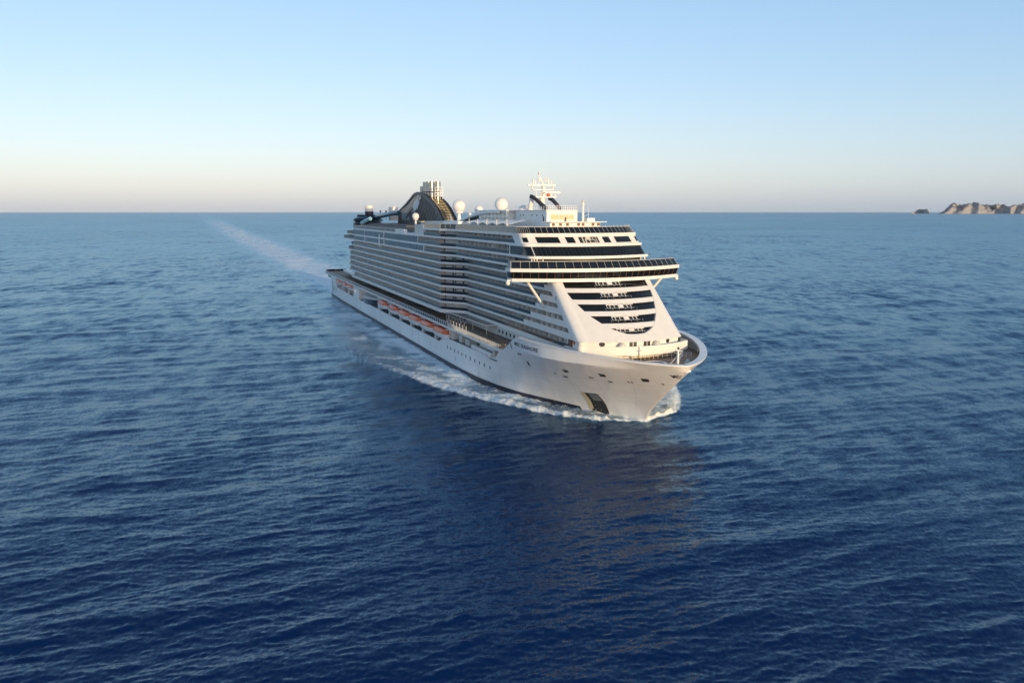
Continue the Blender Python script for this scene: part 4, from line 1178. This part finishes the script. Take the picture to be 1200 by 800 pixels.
# level-of-detail spacing
dr = np.gradient(rad)[:, None] * np.ones_like(A); da = np.gradient(az)[None, :] * Rr
spc = np.maximum(dr, da)
Z = np.zeros_like(X); lost = np.zeros_like(X)
BANDS = [(0.45, 0.95, 53.0, 0.0065), (0.9, 2.2, 97.0, 0.019), (2.2, 5.0, 131.0, 0.031), (5.0, 11.0, 211.0, 0.043), (11.0, 24.0, 389.0, 0.062), (24, 60, 733.0, 0.09)]
gust = tile_noise(256, 3100.0, 90, 1500, 1.3, None, 5)
G = 1 + 0.26 * np.clip(sample(gust, 3100.0, X, Y), -2, 2)
for bi, (l0, l1, L, a) in enumerate(BANDS):
    n = 512
    t = tile_noise(n, L, l0, l1, 1.6, WIND, 20 + bi, spread=(2.2, 2.5, 4, 7, 9, 9)[bi], floor=(.12, .1, .06, .03, .02, .02)[bi])
    rot = (-.30, .22, -.12, .05, .0, .12)[bi]
    xr = X * math.cos(rot) - Y * math.sin(rot); yr = X * math.sin(rot) + Y * math.cos(rot)
    fade = np.clip((l0 * 1.1 - spc) / (l0 * .7), 0, 1)
    h = sample(t, L, xr, yr); h = h + 0.18 * (h * h - 1)           # slightly peaked crests
    Z += a * G * fade * h
    sl_rms = a * 2 * math.pi / math.sqrt(l0 * l1)
    lost += (1 - fade) * sl_rms ** 2
# ship coordinates of every vertex
dX = X - S0.x; dY = Y - S0.y
U = dX * AX.x + dY * AX.y; V = dX * ST.x + dY * ST.y; Va = np.abs(V)
CU = [-3, 0, .7, 3.8, 8.7, 13.2, 24.2, 35.3, 48, 69, 99, 141, 196, 257, 322, 420, 700]
CV = [0, .8, 2.0, 10.1, 14.2, 17.0, 23.0, 28.0, 32.2, 37.4, 43.5, 46, 44, 41, 40, 42, 44]
vc = np.interp(U, CU, CV)
hb = np.interp(U, [0, 5, 10, 18, 27, 36, 46, 57, 70, 88, 300, 322, 330], [.15, 2.5, 5.1, 9.2, 13.5, 17, 19.4, 20.9, 21.6, 21.8, 21.8, 21, 0])
zone = np.clip((Va - hb) / np.maximum(vc - hb, .5), 0, 2)
along = (U > -3) & (U < 330)
st = tile_noise(512, 260.0, 3.0, 60, 1.3, None, 77)
stw = sample(st, 260.0, U * .35, V)                              # streaks drawn out along the ship
patch_ = sample(tile_noise(512, 300.0, 6, 90, 1.2, None, 78), 300.0, U, V)
edge = 1 / (1 + np.exp((Va - vc + 1.2 * stw) / np.maximum(.7, .02 * np.clip(U, 0, 400))))   # inside the crest line
crest = np.exp(-((Va - vc + 1.6) / np.interp(U, [0, 30, 100], [2.2, 3.0, 4.5])) ** 2)
crest_amp = np.interp(U, [-2, 0, 30, 60, 90, 130, 200], [0, 1.25, 1.15, .9, .6, .35, 0])
wash = np.interp(U, [-2, 1, 20, 60, 110, 200, 322], [0, .9, .78, .76, .76, .70, .66]) * np.interp(zone, [0, .35, .75, 1.0, 1.1], [1.0, .92, .80, .62, 0])
F = np.where(along, np.maximum(crest * crest_amp, wash * edge + .13 * stw * edge + .10 * patch_ * edge), 0)
# turbulent wake astern
wk_w = np.interp(U, [318, 400, 900, 3000, 7000], [19, 22, 28, 40, 64])
wk_c = np.interp(U, [318, 1700, 3400, 7000], [0, 0, -10, -60])
wk = np.exp(-((V - wk_c) / wk_w) ** 4) * np.interp(U, [316, 322, 420, 900, 2500, 6000], [0, 1.0, .88, .80, .72, .22])
F = np.maximum(F, np.where(U > 300, wk + .09 * stw * (wk > .05), 0))
# outer wash alongside astern
arm = np.exp(-((Va - np.interp(U, [100, 322, 900], [44, 40, 46])) / 7) ** 2) * np.interp(U, [60, 120, 330, 700], [0, .25, .32, 0])
F = np.maximum(F, np.where(U > 60, arm + .15 * stw * arm, 0))
veil = np.clip(wk * .50 + np.where(along, wash * edge * .30, 0) + np.where(U > 60, arm * .25, 0), 0, 1)
F = np.clip(F, 0, 1.3)
aer = np.clip(np.where(along, edge * np.interp(U, [0, 40, 322], [.8, .75, .9]), 0), 0, 1)
aer = np.maximum(aer, np.where(U > 300, np.exp(-((V - wk_c) / (wk_w * 1.12)) ** 4) * np.interp(U, [300, 330, 2500, 6500], [0, 1, .75, .25]), 0))
# bow wave relief
rough = sample(tile_noise(512, 60.0, .8, 9, 1.2, None, 79), 60.0, U, V)
near = (U > -6) & (U < 160) & (Va < 60)
Z += np.where(near, crest * np.interp(U, [-2, 0, 4, 30, 70, 140], [0, .3, .5, .5, .4, 0]) * (1 + .2 * rough), 0)
Z += np.where(near & along, edge * .12 * rough * np.interp(U, [0, 100, 160], [1, .6, 0]), 0)
nv = X.size; nr, nc = X.shape
co = np.stack([X, Y, Z], -1).reshape(-1, 3).astype(np.float32)
ii = np.arange(nv).reshape(nr, nc)
q = np.stack([ii[:-1, :-1], ii[:-1, 1:], ii[1:, 1:], ii[1:, :-1]], -1).reshape(-1, 4)
# disc under the camera closes the hole
me = bpy.data.meshes.new('sea'); me.vertices.add(nv + 1)
co = np.vstack([co, [[0, 0, 0]]]).astype(np.float32)
me.vertices.foreach_set('co', co.ravel())
tri = np.stack([np.full(nc - 1, nv), ii[0, 1:], ii[0, :-1]], -1)
nl = q.size + tri.size
me.loops.add(nl); me.loops.foreach_set('vertex_index', np.concatenate([q.ravel(), tri.ravel()]).astype(np.int32))
npol = len(q) + len(tri); me.polygons.add(npol)
ls = np.concatenate([np.arange(len(q)) * 4, q.size + np.arange(len(tri)) * 3]).astype(np.int32)
me.polygons.foreach_set('loop_start', ls)
me.update(calc_edges=True); me.validate()
me.polygons.foreach_set('use_smooth', np.ones(len(me.polygons), bool))
for nm, arr in (('foam', F), ('veil', veil), ('aer', aer), ('rip', np.sqrt(lost) * G), ('rgh', np.sqrt(np.sqrt(0.10 ** 4 + (1.41 ** 2) * lost * .07)))):
    at = me.attributes.new(nm, 'FLOAT', 'POINT'); at.data.foreach_set('value', np.append(arr.ravel(), 0).astype(np.float32))
sea = bpy.data.objects.new('sea', me); COL.objects.link(sea)
tag(sea, 'deep blue open sea with fine wind ripples and a pale foaming wake', 'sea', kind='structure')

def sea_material():
    m = bpy.data.materials.new('sea_water'); m.use_nodes = True; n = m.node_tree; N = n.nodes; Lk = n.links
    N.remove(N['Principled BSDF']); out = N['Material Output']
    geo = N.new('ShaderNodeNewGeometry')
    def attr(a):
        x = N.new('ShaderNodeAttribute'); x.attribute_name = a; return x.outputs['Fac']
    def math_(op, a, b=None, c=None, clamp=False):
        x = N.new('ShaderNodeMath'); x.operation = op; x.use_clamp = clamp
        for i, v in enumerate((a, b, c)):
            if v is None: continue
            if isinstance(v, (int, float)): x.inputs[i].default_value = v
            else: Lk.new(v, x.inputs[i])
        return x.outputs[0]
    def noise(scale, detail, rough=.55, rot=0.0, loc=(0, 0, 0), out_='Color', dist=0.0):
        mp = N.new('ShaderNodeMapping'); mp.inputs['Rotation'].default_value = (0, 0, rot); mp.inputs['Scale'].default_value = scale; mp.inputs['Location'].default_value = loc
        Lk.new(geo.outputs['Position'], mp.inputs[0])
        x = N.new('ShaderNodeTexNoise'); x.noise_dimensions = '2D'; x.inputs['Scale'].default_value = 1; x.inputs['Detail'].default_value = detail; x.inputs['Roughness'].default_value = rough; x.inputs['Distortion'].default_value = dist
        Lk.new(mp.outputs[0], x.inputs['Vector']); return x.outputs[out_]
    wa = math.atan2(WIND[1], WIND[0])
    def slope(c, amp):
        a = N.new('ShaderNodeVectorMath'); a.operation = 'SUBTRACT'; Lk.new(c, a.inputs[0]); a.inputs[1].default_value = (.5, .5, .5)
        b = N.new('ShaderNodeVectorMath'); b.operation = 'MULTIPLY'; Lk.new(a.outputs[0], b.inputs[0]); b.inputs[1].default_value = (amp, amp, 0)
        return b.outputs[0]
    def vadd(a, b):
        x = N.new('ShaderNodeVectorMath'); x.operation = 'ADD'; Lk.new(a, x.inputs[0]); Lk.new(b, x.inputs[1]); return x.outputs[0]
    def vscale(a, f):
        x = N.new('ShaderNodeVectorMath'); x.operation = 'SCALE'; Lk.new(a, x.inputs[0])
        if isinstance(f, (int, float)): x.inputs['Scale'].default_value = f
        else: Lk.new(f, x.inputs['Scale'])
        return x.outputs[0]
    fine = vadd(slope(noise((2.2, 1.2, 1), 3, .62, -wa), .6), slope(noise((.55, .3, 1), 2, .6, -wa + .4), .30))
    coarse = vadd(slope(noise((.16, .075, 1), 4, .62, -wa - .2), 1.2), slope(noise((.045, .02, 1), 4, .66, -wa + .15), 1.0))
    coarse = vadd(coarse, slope(noise((.011, .005, 1), 5, .7, -wa + .1), .55))
    calm = math_('SUBTRACT', 1.0, math_('MULTIPLY', attr('aer'), 0.35))
    nsum = vadd(vscale(fine, .45), vscale(coarse, math_('MULTIPLY', attr('rip'), 2.6)))
    nsum = vadd(geo.outputs['Normal'], vscale(nsum, calm))
    nn = N.new('ShaderNodeVectorMath'); nn.operation = 'NORMALIZE'; Lk.new(nsum, nn.inputs[0])
    # colour: clear deep water, milky where the ship has churned air into it
    mix = N.new('ShaderNodeMix'); mix.data_type = 'RGBA'
    mix.inputs['A'].default_value = (0.0001, 0.0135, 0.078, 1); mix.inputs['B'].default_value = (0.060, 0.175, 0.300, 1)
    milky = noise((.06, .06, 1), 4, .6, 0, (9, 3, 0), 'Fac')
    Lk.new(math_('MULTIPLY', attr('aer'), math_('ADD', .35, math_('MULTIPLY', milky, 1.0)), clamp=True), mix.inputs['Factor'])
    body = N.new('ShaderNodeBsdfDiffuse'); Lk.new(mix.outputs['Result'], body.inputs['Color']); Lk.new(nn.outputs[0], body.inputs['Normal'])
    gls = N.new('ShaderNodeBsdfGlossy'); gls.inputs['Color'].default_value = (.68, .90, 1.0, 1); Lk.new(attr('rgh'), gls.inputs['Roughness']); Lk.new(nn.outputs[0], gls.inputs['Normal'])
    fr = N.new('ShaderNodeFresnel'); fr.inputs['IOR'].default_value = 1.333; Lk.new(nn.outputs[0], fr.inputs['Normal'])
    p = N.new('ShaderNodeMixShader'); Lk.new(math_('DIVIDE', fr.outputs[0], math_('ADD', 1.0, math_('MULTIPLY', fr.outputs[0], .75))), p.inputs[0]); Lk.new(body.outputs[0], p.inputs[1]); Lk.new(gls.outputs[0], p.inputs[2])
    # foam
    fb = N.new('ShaderNodeBsdfPrincipled'); fb.inputs['Base Color'].default_value = (.76, .86, .92, 1); fb.inputs['Roughness'].default_value = .8; fb.inputs['Specular IOR Level'].default_value = .2
    Lk.new(nn.outputs[0], fb.inputs['Normal'])
    ra = -SHIP_ROT
    f1 = noise((.30, .75, 1), 6, .68, ra, (2, 7, 0), 'Fac', .6); f2 = noise((.09, .28, 1), 5, .65, ra, (5, 1, 0), 'Fac', .4)
    fn = math_('ADD', math_('MULTIPLY', f1, .55), math_('MULTIPLY', f2, .45))
    thr = math_('ADD', math_('SUBTRACT', attr('foam'), math_('MULTIPLY', fn, 1.0)), 0.02)
    mr = N.new('ShaderNodeMapRange'); mr.interpolation_type = 'SMOOTHSTEP'; mr.inputs['From Min'].default_value = -.02; mr.inputs['From Max'].default_value = .36
    Lk.new(thr, mr.inputs[0])
    thin = math_('MULTIPLY', attr('veil'), math_('ADD', .35, math_('MULTIPLY', f2, .9)))
    ms = N.new('ShaderNodeMixShader'); Lk.new(math_('MAXIMUM', mr.outputs[0], thin, clamp=True), ms.inputs[0]); Lk.new(p.outputs[0], ms.inputs[1]); Lk.new(fb.outputs[0], ms.inputs[2])
    Lk.new(ms.outputs[0], out.inputs['Surface'])
    return m
me.materials.append(sea_material())

# foam thrown up by the bow: broken ridges along both crests
FOAM = mat('sea_foam', (.70, .72, .73), .85, .2, var=.10, vscale=.9, bump=.12, bscale=2.2)
tA = tile_noise(512, 48.0, 1.1, 8, 1.5, None, 91); tB = tile_noise(512, 80.0, 2.5, 24, 1.2, None, 92)
for sg_, umax, hscale, lab in ((1, 74, 1.0, 'white foam ridge curling off the starboard bow in front of the anchor'), (-1, 34, 1.25, 'white foam ridge thrown up behind the stem on the port bow')):
    us = np.arange(-1.5, umax, .28); ts = np.arange(-2.6, 9.5, .22)
    UU, TT = np.meshgrid(us, ts, indexing='ij')
    vcc = np.interp(UU, CU, CV) - 1.3
    VV = vcc - TT + .5
    env = np.interp(UU, [-1.5, -.3, 1.5, 5, 12, 30, 50, 74], [0, .6, 1.0, 1.0, .75, .55, .42, .0]) * hscale
    if sg_ < 0: env = np.interp(UU, [-1.5, -.4, 1.5, 8, 16, 26, 34], [0, .8, 1.45, 1.4, .85, .4, 0])
    hbw = np.interp(UU, *WB) - .6; VV = np.maximum(VV, hbw); TT = vcc + .5 - VV
    hh = np.exp(-np.where(TT < .6, ((TT - .6) / .9) ** 2, ((TT - .6) / np.interp(UU, [0, 20, 70], [1.6, 2.6, 3.0])) ** 2))
    a_ = sample(tA, 48.0, UU, VV * sg_ + 30); b_ = sample(tB, 80.0, UU, VV * sg_ + 11)
    ZZ = env * hh * np.clip(.75 + .13 * a_ + .17 * b_, 0, 1.3) - .34 + .04 * a_
    co_ = np.stack([UU, VV * sg_, ZZ], -1).reshape(-1, 3)
    n0, n1 = UU.shape; idx = np.arange(n0 * n1).reshape(n0, n1)
    qs = np.stack([idx[:-1, :-1], idx[1:, :-1], idx[1:, 1:], idx[:-1, 1:]], -1).reshape(-1, 4)
    mq = MB(); mq.v = [tuple(c) for c in co_]; mq.f = qs.tolist()
    o = mq.build('bow_wave_foam', FOAM, None, smooth=180); o.location = S0; o.rotation_euler = (0, 0, SHIP_ROT)
    tag(o, lab, 'foam', kind='stuff')
# flying spray
sp_ = MB()
for k in range(700):
    sg_ = 1 if random.random() < .6 else -1
    u = random.random() ** 1.3 * (60 if sg_ > 0 else 22); vcq = interp(u, CU, CV) - 1.2
    v = sg_ * (vcq + random.gauss(0, .9)); z = abs(random.gauss(0, 1)) * (1.3 if u < 14 else .8) + .4
    r = random.uniform(.03, .10)
    c = (u, v, z)
    sp_.add([(c[0] + r, c[1], c[2]), (c[0] - r, c[1], c[2]), (c[0], c[1] + r, c[2]), (c[0], c[1] - r, c[2]), (c[0], c[1], c[2] + r), (c[0], c[1], c[2] - r)],
            [(0, 2, 4), (2, 1, 4), (1, 3, 4), (3, 0, 4), (2, 0, 5), (1, 2, 5), (3, 1, 5), (0, 3, 5)])
o = sp_.build('spray', FOAM, None, fix=False); o.location = S0; o.rotation_euler = (0, 0, SHIP_ROT)
tag(o, 'fine white spray flying above the bow wave', 'spray', kind='stuff')

# ------------------------------------------------------------------ islands on the horizon
ROCK = bpy.data.materials.new('hazed_island_rock'); ROCK.use_nodes = True
n = ROCK.node_tree; p = n.nodes['Principled BSDF']; p.inputs['Roughness'].default_value = .95; p.inputs['Specular IOR Level'].default_value = .1
tc = n.nodes.new('ShaderNodeTexCoord'); no = n.nodes.new('ShaderNodeTexNoise'); no.inputs['Scale'].default_value = .0028; no.inputs['Detail'].default_value = 7; no.inputs['Roughness'].default_value = .62
n.links.new(tc.outputs['Object'], no.inputs['Vector'])
ge = n.nodes.new('ShaderNodeNewGeometry'); sx = n.nodes.new('ShaderNodeSeparateXYZ'); n.links.new(ge.outputs['Normal'], sx.inputs[0])
ad = n.nodes.new('ShaderNodeMath'); ad.operation = 'ADD'; n.links.new(sx.outputs['Z'], ad.inputs[0]); n.links.new(no.outputs[0], ad.inputs[1])
mr = n.nodes.new('ShaderNodeMapRange'); mr.inputs['From Min'].default_value = 1.22; mr.inputs['From Max'].default_value = 1.42; n.links.new(ad.outputs[0], mr.inputs[0])
mx = n.nodes.new('ShaderNodeMix'); mx.data_type = 'RGBA'; mx.inputs['A'].default_value = (.33, .33, .355, 1); mx.inputs['B'].default_value = (.16, .175, .20, 1)  # rock and scrub tones with the bluish distance haze mixed in
n.links.new(mr.outputs[0], mx.inputs['Factor']); n.links.new(mx.outputs['Result'], p.inputs['Base Color'])
def island(name, x_px, h_px, D, depth, label, seed):
    px = np.array(x_px, float); hp = np.array(h_px, float) * D / FPX
    nx = 220; ny = 40
    xs = np.linspace(px[0], px[-1], nx); t1 = tile_noise(256, 4000., 160, 1500, 1.6, None, seed); t2 = tile_noise(256, 2600., 70, 500, 1.5, None, seed + 1)
    XW = (xs - 600) / FPX * D
    H = np.interp(xs, px, hp); jag = tile_noise(256, 3000., 90, 420, 1.1, None, seed + 2)
    H = H * (1 + .07 * sample(jag, 3000., (xs - 600) / FPX * D, xs * 0))
    yy = np.linspace(0, 1, ny)
    Xg, Yg = np.meshgrid(XW, yy * depth, indexing='ij')
    prof = np.clip(np.sin(np.pi * np.clip(yy * 1.0, 0, 1)) , 0, 1) ** .62
    ZZ = H[:, None] * prof[None, :]
    endf = np.minimum(1, H / (H.max() * .3 + 1e-6))[:, None]
    ZZ = ZZ * (1 + .13 * sample(t1, 4000., Xg, Yg) + .06 * sample(t2, 2600., Xg, Yg)) - 6 - 30 * (1 - prof[None, :]) ** 6
    Yw = D + (Yg - depth * .5) + 200 * sample(t1, 4000., Xg + 900, Yg * .3)
    Xg = Xg * Yw / D
    c0 = np.stack([Xg - XW.mean(), Yw - D, ZZ], -1).reshape(-1, 3)
    idx = np.arange(nx * ny).reshape(nx, ny)
    qs = np.stack([idx[:-1, :-1], idx[1:, :-1], idx[1:, 1:], idx[:-1, 1:]], -1).reshape(-1, 4)
    mq = MB(); mq.v = [tuple(c) for c in c0]; mq.f = qs.tolist()
    o = mq.build(name, ROCK, None, smooth=180, fix=True); o.location = (XW.mean(), D, 0)
    return tag(o, label, 'island', kind='structure')
DI = 20000.0
island('island', [1093, 1096, 1100, 1106, 1111, 1117, 1123, 1130, 1134, 1138, 1145, 1153, 1162, 1170, 1176, 1183, 1190, 1200, 1212, 1226, 1245, 1262], [0, 1.4, 3.2, 7.6, 9.6, 8.8, 10.2, 10.4, 12.4, 12.6, 10.4, 9.2, 10.6, 8.6, 7.4, 9.4, 11.0, 8.6, 6.6, 7.4, 4.0, 0], DI, 1800, 'long hilly island with pale cliffs and dark scrub on the horizon', 301)
island('islet', [1061, 1064, 1068, 1073, 1077, 1081, 1083, 1085], [0, 1.6, 3.2, 4.6, 5.0, 5.6, 3.4, 0], DI - 900, 700, 'small pale rocky islet alone beside the long island on the horizon', 401)

# ------------------------------------------------------------------ sea haze
hz = bpy.data.materials.new('sea_haze'); hz.use_nodes = True
hn = hz.node_tree; hn.nodes.remove(hn.nodes['Principled BSDF'])
pv = hn.nodes.new('ShaderNodeVolumePrincipled'); pv.inputs['Color'].default_value = (1, 1, 1, 1); pv.inputs['Density'].default_value = 0.35e-5; pv.inputs['Anisotropy'].default_value = -0.2
hn.links.new(pv.outputs[0], hn.nodes['Material Output'].inputs['Volume'])
HX = 62000.0
o = MB().box(-HX, HX, -HX, HX, -3.0, 285.0).build('haze', hz)
tag(o, 'thin pale sea haze that veils the far islands', 'haze', kind='stuff')
